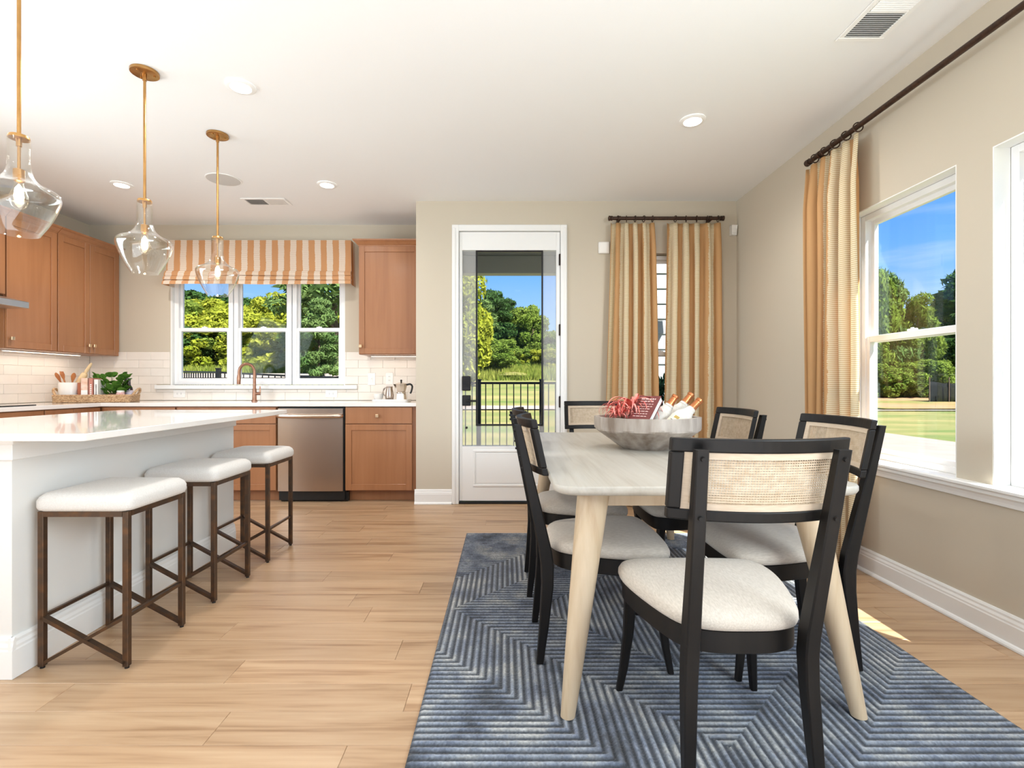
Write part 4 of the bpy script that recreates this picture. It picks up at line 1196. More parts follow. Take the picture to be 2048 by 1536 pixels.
# ---- pendants
def make_pendant():
    t = thing('pendant_lamp', '', 'pendant lamp', (0, 0, CH), 0, 'pendant lamps over the island')
    q = MB().lathe([(0.066, -0.0005), (0.066, -0.014), (0.060, -0.017), (0.0, -0.017)], 32, cap=False)
    for k_ in range(3): q.cyl((0.045 * math.cos(k_ * 2.1 + 0.4), 0.045 * math.sin(k_ * 2.1 + 0.4), -0.016), (0.045 * math.cos(k_ * 2.1 + 0.4), 0.045 * math.sin(k_ * 2.1 + 0.4), -0.022), 0.006, n=8)
    q.build('ceiling_canopy', 'brass', t, smooth=40)
    zt = 2.050 - CH
    q = MB().cyl((0, 0, -0.017), (0, 0, zt + 0.01), 0.0068, n=12); q.cyl((0, 0, -0.017), (0, 0, -0.05), 0.010, n=12)
    q.build('stem', 'brass', t, smooth=40)
    MB().lathe([(0.0, zt + 0.014), (0.031, zt + 0.012), (0.034, zt + 0.004), (0.034, zt - 0.001), (0.0, zt - 0.001)], 24, cap=False).build('cap', 'brass', t, smooth=40)
    q = MB().cyl((0, 0, zt), (0, 0, zt - 0.03), 0.010, 0.009, 12); q.cyl((0, 0, zt - 0.03), (0, 0, zt - 0.12), 0.0055, n=10)
    q.lathe([(0.006, zt - 0.117), (0.018, zt - 0.122), (0.019, zt - 0.165), (0.012, zt - 0.170)], 16)
    q.build('socket', 'brass', t, smooth=40)
    H_ = 0.380; R_ = 0.128
    pr = [(0.036, 0.0), (0.0365, 0.03), (0.0355, 0.09), (0.038, 0.12), (0.047, 0.148), (0.066, 0.170), (0.092, 0.186), (0.114, 0.196), (0.125, 0.207), (0.128, 0.222), (0.124, 0.245), (0.108, 0.290), (0.088, 0.332), (0.068, 0.366), (0.063, 0.376)]
    pf = spline([(r_, -z, 0) for r_, z in pr], 3, False)
    outer = [(p[0], zt + p[1]) for p in pf]
    q = MB(); q.lathe(outer + [(r_ - 0.003, z) for r_, z in outer[::-1]], 48, cap=False)
    q.build('glass_shade', 'pendant_glass', t, smooth=70, recalc=True)
    zb = zt - 0.168
    q = MB(); q.lathe([(0.012, zb), (0.016, zb - 0.02), (0.028, zb - 0.055), (0.0295, zb - 0.075), (0.022, zb - 0.098), (0.008, zb - 0.108), (0.0005, zb - 0.109)], 20, cap=False)
    q.build('bulb', 'bulb_glass', t, smooth=70)
    q = MB(); q.lathe([(0.003, zb - 0.012), (0.013, zb - 0.03), (0.016, zb - 0.06), (0.010, zb - 0.08), (0.003, zb - 0.085)], 12); q.build('filament', 'bulb_glow', t, smooth=60)
    return t
pd0 = make_pendant()
for i, (y, lab) in enumerate(((1.966, 'clear glass and brass pendant farthest from the kitchen window'), (2.650, 'middle clear glass and brass pendant over the island'),
                              (3.320, 'clear glass and brass pendant nearest the kitchen window'))):
    o_ = pd0 if i == 0 else copy_tree(pd0)
    o_.location = (-1.915, y, CH); o_['label'] = lab

# ---- ceiling fittings
def downlight(label, x, y, energy=52.0):
    t = thing('recessed_light', label, 'ceiling light', (x, y, CH), 0, 'recessed ceiling lights')
    MB().lathe([(0.078, -0.0005), (0.078, -0.006), (0.070, -0.011), (0.055, -0.012), (0.052, -0.006)], 32, cap=False).build('trim_ring', 'lamp_trim', t, smooth=40)
    MB().lathe([(0.0, -0.0062), (0.053, -0.0062), (0.053, -0.0072), (0.0, -0.009)], 24, cap=False).build('lens', 'downlight_glow', t)
    l = light('recessed_light_lamp', 'SPOT', (0, 0, -0.02), energy, (1.0, 0.95, 0.90), (0, 0, -1), spot_size=math.radians(165), spot_blend=0.8, shadow_soft_size=0.05)
    l.parent = t
downlight('lit recessed light between island pendants and dining table', -1.475, 2.78)
downlight('lit recessed light above the dining table', 1.172, 3.14, 44.0)
downlight('lit recessed light before the corner wall cabinets', -3.19, 4.15)
downlight('lit recessed light before the single wall cabinet', -1.486, 4.15, 22.0)
downlight('added unseen recessed light over the aisle between island and cooktop', -3.19, 2.2, 6.0)  # this and the next two are unseen lamps added as fill
downlight('added unseen recessed light over the open floor behind the dining table', 0.2, 0.3, 6.0)
downlight('added unseen recessed light over the open floor behind the island', -2.2, 0.3, 6.0)
t = thing('ceiling_speaker', 'round flat ceiling speaker near the kitchen vent', 'speaker', (-2.288, 4.05, CH))
MB().lathe([(0.132, -0.0005), (0.132, -0.004), (0.128, -0.006), (0.124, -0.005)], 40, cap=False).build('rim', 'lamp_trim', t, smooth=40)
MB().lathe([(0.0, -0.0045), (0.124, -0.0045), (0.124, -0.0052), (0.0, -0.006)], 40, cap=False).build('grille', 'speaker_grille', t)
def vent(label, x0, x1, y0, y1, along):
    t = thing('ceiling_vent', label, 'vent', ((x0 + x1) / 2, (y0 + y1) / 2, CH), 0)
    a, b = (x1 - x0) / 2, (y1 - y0) / 2; fw = 0.026
    q = MB(); q.box(-a, a, -b, -b + fw, -0.008, -0.0005, 0.003); q.box(-a, a, b - fw, b, -0.008, -0.0005, 0.003); q.box(-a, -a + fw, -b + fw, b - fw, -0.008, -0.0005, 0.003); q.box(a - fw, a, -b + fw, b - fw, -0.008, -0.0005, 0.003)
    if along == 'x': q.box(-0.006, 0.006, -b + fw, b - fw, -0.007, -0.0005)
    else: q.box(-a + fw, a - fw, -0.006, 0.006, -0.007, -0.0005)
    q.build('frame', 'lamp_trim', t)
    MB().box(-a + fw, a - fw, -b + fw, b - fw, -0.002, -0.0005).build('duct_back', 'vent_dark', t)
    n_ = 12; ln = (a - fw if along == 'x' else b - fw)
    for half in (-1, 1):
        for i in range(n_):
            c_ = half * (0.008 + (ln - 0.012) * (i + 0.5) / n_)
            tilt = 0.9 * half
            q = MB()
            if along == 'x': q.bar((c_, -b + fw, -0.006), (c_, b - fw, -0.006), 0.0012, 0.0125, (math.sin(tilt), 0, math.cos(tilt)))
            else: q.bar((-a + fw, c_, -0.006), (a - fw, c_, -0.006), 0.0012, 0.0125, (0, math.sin(tilt), math.cos(tilt)))
            q.build('slat', 'lamp_trim', t)
vent('white ceiling register in front of the kitchen valance', -2.37, -1.975, 4.45, 4.63, 'x')
vent('white ceiling register beside the window wall', 1.585, 1.805, 2.03, 2.41, 'y')

# ---- small devices on the wall with the door
t = thing('door_chime', 'white square chime box beside the curtain', 'chime box', (0.884, BY - 0.0005, 2.316))
MB().box(-0.05, 0.05, -0.03, 0, -0.052, 0.052, 0.006).build('housing', 'sensor_white', t)
MB().box(-0.04, 0.04, -0.032, -0.0295, -0.042, 0.042, 0.001).build('front_cover', 'sensor_white', t)
t = thing('motion_sensor', 'small white motion sensor in the room corner', 'sensor', (2.052, BY - 0.0005, 2.47), 0)
q = MB(); q.loft([[(-0.028, 0, -0.045), (0.028, 0, -0.045), (0.028, 0, 0.045), (-0.028, 0, 0.045)], [(-0.022, -0.035, -0.042), (0.024, -0.03, -0.042), (0.026, -0.045, 0.043), (-0.026, -0.05, 0.043)]])
q.build('housing', 'sensor_white', t)
MB().box(-0.015, 0.015, -0.046, -0.036, -0.03, 0.01, 0.003).build('lens', 'plastic_white', t)

# ================================================================ CURTAINS
def curtain_rod(label, p0, p1, brackets, wall_dir):
    p0 = Vector(p0); p1 = Vector(p1); d = (p1 - p0).normalized()
    t = thing('curtain_rod', label, 'curtain rod', tuple(p0))
    MB().cyl((0, 0, 0), tuple(p1 - p0), 0.0155, n=16).build('rod', 'rod_bronze', t, smooth=50)
    for e, s_ in ((Vector((0, 0, 0)), -1), (p1 - p0, 1)):
        q = MB(); M_ = Matrix.Translation(e) @ (d * s_).to_track_quat('Z', 'X').to_matrix().to_4x4()
        q.lathe([(0.016, -0.002), (0.021, 0.0), (0.021, 0.012), (0.017, 0.016), (0.022, 0.02), (0.022, 0.032), (0.014, 0.036)], 16, M_); q.build('finial', 'rod_bronze', t, smooth=50)
    for s_ in brackets:
        b_ = d * s_
        q = MB(); q.bar(tuple(b_ + Vector((0, 0, -0.018))), tuple(b_ + Vector(wall_dir) + Vector((0, 0, -0.018))), 0.014, 0.014); q.cyl(tuple(b_ - d * 0.012 ), tuple(b_ + d * 0.012), 0.021, n=14)
        q.bar(tuple(b_ + Vector(wall_dir) * 0.97 + Vector((0, 0, -0.06))), tuple(b_ + Vector(wall_dir) * 0.97 + Vector((0, 0, 0.03))), 0.024, 0.01)
        q.build('bracket', 'rod_bronze', t, smooth=40)
    return t
ROD_Z = 2.559
curtain_rod('short bronze curtain rod above the window next to the door', (0.945, BY - 0.085, ROD_Z), (1.905, BY - 0.085, ROD_Z), (0.06, 0.87), (0, 0.0845, 0))
curtain_rod('long bronze curtain rod along the window wall', (2.012, 3.31, ROD_Z), (2.012, 0.2, ROD_Z), (0.10, 1.55, 2.95), (0.0775, 0, 0))

RING = None
def curtain(label, loc, rz, Wt, Wb, folds, amp, shift_b=0.0, seed=0, H=2.515, depth0=0.0, phase=0.0, u0=0.0, bow_=0.0, ustretch=1.0):
    """fabric hangs from z=H to ~0; local x along the rod, local y towards the wall"""
    global RING
    t = thing('striped_curtain', label, 'curtain', loc, rz, 'striped floor-length curtains')
    rr = random.Random(seed)
    nu, nv = folds * 16, 44
    ph = [rr.uniform(-0.35, 0.35) for _ in range(folds + 2)]
    ap = [rr.uniform(0.75, 1.2) for _ in range(folds + 2)]
    q = MB(); q.uv = []
    arc = None
    for j in range(nv + 1):
        v = j / nv; z = 0.012 + (H - 0.012) * (1 - v)
        Wd = Wt + (Wb - Wt) * min(1, v * 1.6) ** 0.8
        row = []
        for i in range(nu + 1):
            s_ = i / nu
            k_ = min(int(s_ * folds), folds - 1)
            w_ = ph[k_] * (1 - (s_ * folds - k_)) + ph[k_ + 1] * (s_ * folds - k_)
            A = amp * (ap[k_] * (1 - (s_ * folds - k_)) + ap[k_ + 1] * (s_ * folds - k_))
            head = 0.45 + 0.55 * min(1, v / 0.10)
            c_ = math.cos(2 * PI * s_ * folds + phase + w_ * 1.6 * min(1, v * 2))
            # pinched at the ring: sharp narrow crests near the top, rounder folds below
            y = -A * head * (math.copysign(abs(c_) ** (0.8 + 0.6 * max(0, 1 - v / 0.12)), c_))
            y += 0.010 * math.sin(5 * v + k_ * 1.7 + seed) * v
            x = Wd * s_ + shift_b * v + 0.35 * amp * math.sin(4 * PI * s_ * folds + 2 * phase) * 0.5 + 0.012 * math.sin(3.1 * v + k_ * 2.1 + seed) * v + bow_ * math.sin(PI * v) * s_
            row.append((x, depth0 + y, z))
        if arc is None:
            # fabric length along the middle of the panel
            arc = [0.0]
            for i in range(1, nu + 1):
                dx = Wt / nu * 1.0; dy = abs(-amp * (math.cos(2 * PI * i / nu * folds + phase) - math.cos(2 * PI * (i - 1) / nu * folds + phase)))
                arc.append(arc[-1] + math.hypot(dx, dy))
        q.v.extend(row); q.uv.extend([(u0 + arc[i] * ustretch, z) for i in range(nu + 1)])
    for j in range(nv):
        for i in range(nu):
            a = j * (nu + 1) + i
            q.f.append((a, a + 1, a + nu + 2, a + nu + 1))
    fo = q.build('fabric', 'curtain_cloth', t, smooth=80, recalc=False)
    md = fo.modifiers.new('thickness', 'SOLIDIFY'); md.thickness = 0.0022; md.offset = 0
    if RING is None:
        r_ = MB(); n_ = 20
        r_.tube([(0, 0.026 * math.cos(2 * PI * i / n_), 0.026 * math.sin(2 * PI * i / n_)) for i in range(n_ + 1)], 0.0036, 7, cap=False)
        r_.cyl((0, 0, -0.026), (0, 0, -0.048), 0.0022, n=6)
        RING = r_.mesh('ring', 60)
    for k_ in range(folds + 1):
        s_ = (k_ - phase / (2 * PI)) / folds
        if s_ < 0.005 or s_ > 0.995: continue
        link('ring', RING, 'rod_bronze', t, (Wt * s_, depth0 + 0.0, ROD_Z - 0.0045), (0, 0, rr.uniform(-0.35, 0.35)))
    return t
curtain('striped curtain panel nearer the patio door', (0.925, BY - 0.085, 0), 0, 0.385, 0.455, 5, 0.034, shift_b=-0.065, seed=3, phase=PI * 0.2, u0=0.06)
curtain('striped curtain panel nearer the room corner', (1.425, BY - 0.085, 0), 0, 0.475, 0.50, 5, 0.034, shift_b=-0.03, seed=9, phase=PI * 0.3, u0=0.02)
curtain('striped curtain panel on the window wall', (2.012, 3.345, 0), -PI / 2, 0.50, 0.50, 5, 0.040, shift_b=0.0, seed=5, phase=PI * 0.25, u0=0.02, ustretch=1.17)

# ================================================================ RUG
RGX0, RGX1, RGY0, RGY1 = -0.285, 1.615, 0.86, 3.62
nx_, ny_ = 330, 480
xs = np.linspace(RGX0, RGX1, nx_ + 1); ys_ = np.linspace(RGY0, RGY1, ny_ + 1)
XX, YY = np.meshgrid(xs, ys_)
pitch = 0.028
u_ = 0.95 - np.abs(XX - 0.665)
cc = np.abs(YY - 2.4) - u_
fr2 = ((cc + 0.035) / 0.8) % 1.0
vert = (fr2 < 0.5) & (cc < 0.5)
# stripes are nested so that a rib turning the corner stays continuous
sx_ = (u_ / pitch); sy_ = (np.abs(YY - 2.4) / pitch)
ph_ = np.where(vert, sx_ + 0.4 / pitch * 0, sy_)
rib = 0.5 + 0.5 * np.cos(2 * PI * ph_)
rib = np.clip(rib * 1.7 - 0.45, 0, 1)
nse = rng.random(XX.shape)
edge = np.minimum(np.minimum(XX - RGX0, RGX1 - XX), np.minimum(YY - RGY0, RGY1 - YY))
rib_h = rib * np.clip(edge / 0.012, 0, 1)
ZZ = 0.006 + 0.0055 * rib_h + 0.0012 * (nse - 0.5)
verts = np.stack([XX.ravel(), YY.ravel(), ZZ.ravel()], 1)
idx = np.arange((nx_ + 1) * (ny_ + 1)).reshape(ny_ + 1, nx_ + 1)
quads = np.stack([idx[:-1, :-1].ravel(), idx[:-1, 1:].ravel(), idx[1:, 1:].ravel(), idx[1:, :-1].ravel()], 1)
me = bpy.data.meshes.new('area_rug')
bverts = np.array([(RGX0, RGY0, 0.0005), (RGX1, RGY0, 0.0005), (RGX1, RGY1, 0.0005), (RGX0, RGY1, 0.0005)])
nb = len(verts)
allf = quads.tolist()
rim = [idx[0, :], idx[:, -1], idx[-1, ::-1], idx[::-1, 0]]
for k_, line in enumerate(rim):
    line = line.tolist(); a, b = nb + k_, nb + (k_ + 1) % 4
    allf.append([a, b] + line[::-1])
allf.append([nb + 3, nb + 2, nb + 1, nb])
me.from_pydata(np.vstack([verts, bverts]).tolist(), [], allf)
at = me.attributes.new('rib', 'FLOAT', 'POINT')
at.data.foreach_set('value', np.concatenate([rib_h.ravel(), np.zeros(4)]).astype(np.float32))
m, tr_ = new_mat('rug_yarn')
N = tr_.nodes.new; LK = tr_.links.new
out = N('ShaderNodeOutputMaterial'); p = N('ShaderNodeBsdfPrincipled'); p.inputs['Roughness'].default_value = 0.9; p.inputs['Sheen Weight'].default_value = 0.3
tc = N('ShaderNodeTexCoord'); at_ = N('ShaderNodeAttribute'); at_.attribute_name = 'rib'
n1 = N('ShaderNodeTexNoise'); n1.inputs['Scale'].default_value = 5.0; n1.inputs['Detail'].default_value = 6; n1.inputs['Roughness'].default_value = 0.65
n2 = N('ShaderNodeTexNoise'); n2.inputs['Scale'].default_value = 120.0; n2.inputs['Detail'].default_value = 2
LK(tc.outputs['Object'], n1.inputs['Vector']); LK(tc.outputs['Object'], n2.inputs['Vector'])
rl = N('ShaderNodeValToRGB')
rl.color_ramp.elements[0].position = 0.33; rl.color_ramp.elements[0].color = srgb(76, 82, 92)
rl.color_ramp.elements[1].position = 0.70; rl.color_ramp.elements[1].color = srgb(188, 189, 188)
for pp_, c_ in ((0.43, (108, 117, 134)), (0.52, (138, 145, 155)), (0.60, (164, 165, 163))):
    e = rl.color_ramp.elements.new(pp_); e.color = srgb(*c_)
rd = N('ShaderNodeValToRGB')
rd.color_ramp.elements[0].position = 0.35; rd.color_ramp.elements[0].color = srgb(28, 31, 37)
rd.color_ramp.elements[1].position = 0.66; rd.color_ramp.elements[1].color = srgb(58, 64, 73)
LK(n1.outputs[0], rl.inputs[0]); LK(n1.outputs[0], rd.inputs[0])
mx = N('ShaderNodeMixRGB'); LK(at_.outputs['Fac'], mx.inputs[0]); LK(rd.outputs[0], mx.inputs[1]); LK(rl.outputs[0], mx.inputs[2])
mr = N('ShaderNodeMapRange'); mr.inputs['From Min'].default_value = 0.3; mr.inputs['From Max'].default_value = 0.7; mr.inputs['To Min'].default_value = 0.72; mr.inputs['To Max'].default_value = 1.25
LK(n2.outputs[0], mr.inputs[0])
hv = N('ShaderNodeHueSaturation'); LK(mr.outputs[0], hv.inputs['Value']); LK(mx.outputs[0], hv.inputs['Color'])
LK(hv.outputs[0], p.inputs['Base Color']); LK(p.outputs[0], out.inputs[0])
rug = link('area_rug', me, 'rug_yarn')
tag(rug, 'blue-grey ribbed area rug with angular maze pattern under the table', 'rug')
RT = 0.0124                                       # furniture on the rug stands here

# ================================================================ TABLE
TX0, TX1, TY0, TY1, TZ = 0.160, 1.182, 1.623, 3.460, 0.752
tcx, tcy = (TX0 + TX1) / 2, (TY0 + TY1) / 2
t = thing('dining_table', 'pale oak dining table with rounded corners and splayed legs', 'table', (tcx, tcy, RT))
hx, hy = (TX1 - TX0) / 2, (TY1 - TY0) / 2
def top_outline(ins=0.0):
    pts = []
    r_ = 0.075
    base = rrect(-hx, hx, -hy, hy, r_, 8)
    for x, y in base:
        # very slightly bowed long edges
        b_ = 0.012 * (1 - (y / hy) ** 2)
        x2 = x - math.copysign(ins, x) * 1.0; y2 = y - math.copysign(ins, y)
        pts.append((x2 + math.copysign(b_, x) * 0.0, y2))
    return pts
q = MB()
zt = TZ - RT
q.loft([[(x, y, z) for x, y in top_outline(i_)] for z, i_ in ((zt - 0.031, 0.010), (zt - 0.027, 0.004), (zt - 0.018, 0.0), (zt - 0.005, 0.0), (zt - 0.001, 0.002), (zt, 0.006))])
q.build('tabletop', 'table_wood', t, smooth=50)
q = MB()
ax, ay = hx - 0.15, hy - 0.12
for s_ in (-1, 1):
    q.box(s_ * ax - 0.011, s_ * ax + 0.011, -ay, ay, zt - 0.088, zt - 0.0315, 0.002)
    q.box(-ax, ax, s_ * ay - 0.011, s_ * ay + 0.011, zt - 0.088, zt - 0.0315, 0.002)
q.build('apron', 'table_leg_wood', t)
for sx in (-1, 1):
    for sy in (-1, 1):
        b0 = (sx * (hx - 0.040), sy * (hy + 0.005), 0.0); b1 = (sx * (hx - 0.145), sy * (hy - 0.115), zt - 0.0312)
        rings = []
        for k_ in range(9):
            f_ = k_ / 8
            c_ = [b0[i] + (b1[i] - b0[i]) * f_ for i in range(3)]
            r_ = 0.0235 + (0.056 - 0.0235) * f_ ** 0.9
            rings.append([(c_[0] + r_ * math.cos(2 * PI * i / 24), c_[1] + r_ * math.sin(2 * PI * i / 24), c_[2]) for i in range(24)])
        q = MB().loft(rings); q.build('leg', 'table_leg_wood', t, smooth=50)

# ================================================================ CHAIRS
def make_chair():
    t = thing('dining_chair', '', 'chair', (0, 0, 0), 0, 'cane-back chairs around the dining table')
    outl = spline([(0, -0.222), (0.105, -0.212), (0.170, -0.165), (0.222, -0.03), (0.252, 0.11), (0.243, 0.195), (0.190, 0.232), (0, 0.242),
                   (-0.190, 0.232), (-0.243, 0.195), (-0.252, 0.11), (-0.222, -0.03), (-0.170, -0.165), (-0.105, -0.212)], 6)
    sc_ = lambda f, z, dy=0: [(x * f, (y - 0.01) * f + 0.01 + dy, z) for x, y in outl]
    q = MB().loft([sc_(0.93, 0.362), sc_(0.955, 0.366), sc_(0.955, 0.424), sc_(0.93, 0.4255)])
    q.build('seat_rail', 'chair_black', t, smooth=50)
    q = MB().loft([sc_(0.945, 0.4258), sc_(0.985, 0.430), sc_(1.0, 0.440), sc_(0.998, 0.452), sc_(0.975, 0.463), sc_(0.92, 0.472), sc_(0.80, 0.480), sc_(0.6, 0.486), sc_(0.35, 0.4895), sc_(0.1, 0.4905)])
    q.build('seat', 'seat_linen', t, smooth=70)
    for s_ in (-1, 1):
        # saber front leg
        pts = [(s_ * 0.205, 0.178, 0.425), (s_ * 0.206, 0.180, 0.36), (s_ * 0.212, 0.19, 0.22), (s_ * 0.224, 0.205, 0.09), (s_ * 0.236, 0.220, 0.0)]
        w_ = [0.040, 0.039, 0.033, 0.027, 0.022]
        rings = []
        for (x, y, z), a in zip(pts, w_):
            rings.append([(x + a / 2 * dx, y + a / 2 * dy, z) for dx, dy in ((-1, -.6), (-.6, -1), (.6, -1), (1, -.6), (1, .6), (.6, 1), (-.6, 1), (-1, .6))])
        MB().loft(rings).build('leg', 'chair_black', t, smooth=35)
        # rear leg running up as the back post
        pts = [(s_ * 0.168, -0.262, 0.0, 0.026, 0.026), (s_ * 0.163, -0.246, 0.14, 0.032, 0.036), (s_ * 0.157, -0.232, 0.30, 0.036, 0.046), (s_ * 0.154, -0.232, 0.38, 0.037, 0.050),
               (s_ * 0.154, -0.240, 0.44, 0.037, 0.050), (s_ * 0.158, -0.270, 0.58, 0.035, 0.044), (s_ * 0.163, -0.305, 0.74, 0.033, 0.036), (s_ * 0.169, -0.347, 0.938, 0.031, 0.026)]
        rings = []
        for x, y, z, a, b in pts:
            rings.append([(x + a / 2 * dx, y + b / 2 * dy, z) for dx, dy in ((-1, -.8), (-.8, -1), (.8, -1), (1, -.8), (1, .8), (.8, 1), (-.8, 1), (-1, .8))])
        MB().loft(rings).build('rear_leg', 'chair_black', t, smooth=35)
    h = 0.222; sag = 0.052; lean = 0.212
    zc = 0.852
    def P(s_, z, d): return (s_, -0.316 + sag * (s_ / h) ** 2 - lean * (z - zc) + d * 1.0, z)
    zb, zt = 0.745, 0.962
    th = 0.0115
    q = MB(); ns = 20
    for za, zb_ in ((zt - 0.036, zt), (zb, zb + 0.030)):
        q.loft([[P(-h + 2 * h * i / ns, za, -th), P(-h + 2 * h * i / ns, za, th), P(-h + 2 * h * i / ns, zb_, th), P(-h + 2 * h * i / ns, zb_, -th)] for i in range(ns + 1)])
    for s_ in (-1, 1):
        a, b = s_ * h, s_ * (h - 0.030)
        q.loft([[P(a, z, -th), P(a, z, th), P(b, z, th), P(b, z, -th)] for z in (zb + 0.030, (zb + zt) / 2, zt - 0.036)])
    bf = q.build('back_frame', 'chair_black', t)
    bevel(bf, 0.004, 2, 50)
    h2 = h - 0.030; z2, z3 = zb + 0.030, zt - 0.036; bw = 0.017; tb = 0.007
    q = MB()
    for za, zb_ in ((z3 - bw, z3), (z2, z2 + bw)):
        q.loft([[P(-h2 + 2 * h2 * i / ns, za, -tb), P(-h2 + 2 * h2 * i / ns, za, tb), P(-h2 + 2 * h2 * i / ns, zb_, tb), P(-h2 + 2 * h2 * i / ns, zb_, -tb)] for i in range(ns + 1)])
    for s_ in (-1, 1):
        a, b = s_ * h2, s_ * (h2 - bw)
        q.loft([[P(a, z, -tb), P(a, z, tb), P(b, z, tb), P(b, z, -tb)] for z in (z2 + bw, z3 - bw)])
    q.build('panel_border', 'cane_border', t)
    h3 = h2 - bw + 0.001; z4, z5 = z2 + bw - 0.001, z3 - bw + 0.001
    q = MB(); pch = 0.0066; wd = 0.0040
    n_ = int(2 * h3 / pch)
    for i in range(n_ + 1):
        c_ = -h3 + 2 * h3 * i / n_
        q.loft([[P(c_ - wd / 2, z, 0.0004), P(c_ + wd / 2, z, 0.0004), P(c_ + wd / 2, z, 0.0012), P(c_ - wd / 2, z, 0.0012)] for z in (z4, z5)])
    n2_ = int((z5 - z4) / pch)
    for j in range(n2_ + 1):
        z = z4 + (z5 - z4) * j / n2_
        q.loft([[P(-h3 + 2 * h3 * i / 18, z - wd / 2, -0.0012), P(-h3 + 2 * h3 * i / 18, z - wd / 2, -0.0004), P(-h3 + 2 * h3 * i / 18, z + wd / 2, -0.0004), P(-h3 + 2 * h3 * i / 18, z + wd / 2, -0.0012)] for i in range(19)])
    q.build('cane_panel', 'cane', t, recalc=True)
    for s_ in (-1, 1):
        for z, xx, yy in ((0.916, 0.1685, -0.357), (0.765, 0.164, -0.3285)):
            q = MB().cyl((s_ * xx, yy + 0.002, z), (s_ * xx, yy - 0.005, z - 0.001), 0.0065, 0.005, 10); q.build('bolt', 'chair_black', t)
    return t
ch0 = make_chair()
cl = 'black cane-back dining chair '
for i, (x, y, rz, lab) in enumerate((
        (0.634, 1.538, 0.0, cl + 'at the table end facing away from the patio door side'),
        (0.392, 2.095, -PI / 2, cl + 'on the island side, farther from the patio door'),
        (0.380, 2.700, -PI / 2, cl + 'on the island side, nearer the patio door'),
        (0.672, 3.585, PI, cl + 'at the table end in front of the curtained window'),
        (1.062, 2.050, PI / 2, cl + 'on the window side, farther from the room corner'),
        (0.950, 2.690, PI / 2, cl + 'on the window side, nearer the room corner'))):
    o_ = ch0 if i == 0 else copy_tree(ch0)
    o_.location = (x, y, RT); o_.rotation_euler = (0, 0, rz); o_.scale = (1, 1, 0.978); o_['label'] = lab
ch0['label'] = cl + 'at the table end opposite the curtained window'

# ================================================================ BOWL AND ITS CONTENTS
BCX, BCY, BCZ = 0.735, 2.60, TZ + 0.0005
nth, nz_ = 120, 22
Rr = 0.274; NF = 10
def r_out(th, z):
    cone = 0.128 + (0.302 - 0.128) * (z / 0.125) if z < 0.125 else 0.302
    a = (th + 0.3) % (2 * PI / NF) - PI / NF
    poly_ = Rr * math.cos(PI / NF) / math.cos(a)
    poly_ *= 1.0 + 0.02 * math.sin(3 * th)
    return min(cone, poly_)
q = MB(); rings = []
for k_ in range(nz_ + 1):
    z = 0.165 * k_ / nz_
    rings.append([(r_out(2 * PI * i / nth, z) * math.cos(2 * PI * i / nth), 0.86 * r_out(2 * PI * i / nth, z) * math.sin(2 * PI * i / nth), z) for i in range(nth)])
for z in (0.165, 0.12, 0.07, 0.035):
    f_ = 0.93 if z > 0.1 else 0.84
    rings.append([((r_out(2 * PI * i / nth, z) - 0.018) * math.cos(2 * PI * i / nth), 0.86 * (r_out(2 * PI * i / nth, z) - 0.018) * math.sin(2 * PI * i / nth), z) for i in range(nth)])
q.loft(rings, cap=False)
b_ = len(q.v); q.add([(0, 0, 0.0)] + rings[0], [(0, 1 + (i + 1) % nth, 1 + i) for i in range(nth)]); q.add([(0, 0, 0.03)] + rings[-1], [(0, 1 + i, 1 + (i + 1) % nth) for i in range(nth)])
bowl = q.build('carved_bowl', 'bowl_wood', None, (BCX, BCY, BCZ), smooth=9)
tag(bowl, 'faceted grey wooden bowl on the dining table', 'bowl')
bz = BCZ

def curl_mesh(seed, ln, wd, curl, lift):
    rr = random.Random(seed); q = MB(); n_ = 14
    P_ = []; p = Vector((0, 0, 0)); ang = lift; az = 0.0
    for i in range(n_ + 1):
        P_.append(p.copy())
        ang -= curl / n_ * (0.4 + 1.2 * i / n_); az += rr.uniform(-0.12, 0.16)
        p = p + Vector((math.cos(ang) * math.cos(az), math.cos(ang) * math.sin(az), math.sin(ang))) * (ln / n_)
    rings = []
    for i, c_ in enumerate(P_):
        t_ = (P_[min(i + 1, n_)] - P_[max(i - 1, 0)]).normalized(); s_ = t_.cross(Vector((0, 0, 1)))
        if s_.length < 1e-3: s_ = Vector((0, 1, 0))
        s_.normalize(); u2 = s_.cross(t_)
        w_ = wd * (1 - (i / n_) ** 1.5) + 0.0006
        rings.append([tuple(c_ + s_ * w_), tuple(c_ - u2 * w_ * 0.35), tuple(c_ - s_ * w_), tuple(c_ + u2 * w_ * 0.12)])
    q.loft(rings)
    return q.mesh('leaf', 60)
curls = [curl_mesh(s_, ln, 0.0072, cu, li) for s_, ln, cu, li in ((1, 0.17, 2.6, 1.35), (2, 0.20, 3.2, 1.2), (3, 0.15, 2.0, 0.9), (4, 0.22, 3.8, 1.45), (5, 0.13, 1.5, 0.6), (6, 0.18, 4.6, 1.5))]
for c_ in curls[::2]: c_.materials.append(MATS['airplant_red'])
for c_ in curls[1::2]: c_.materials.append(MATS['airplant_pale'])
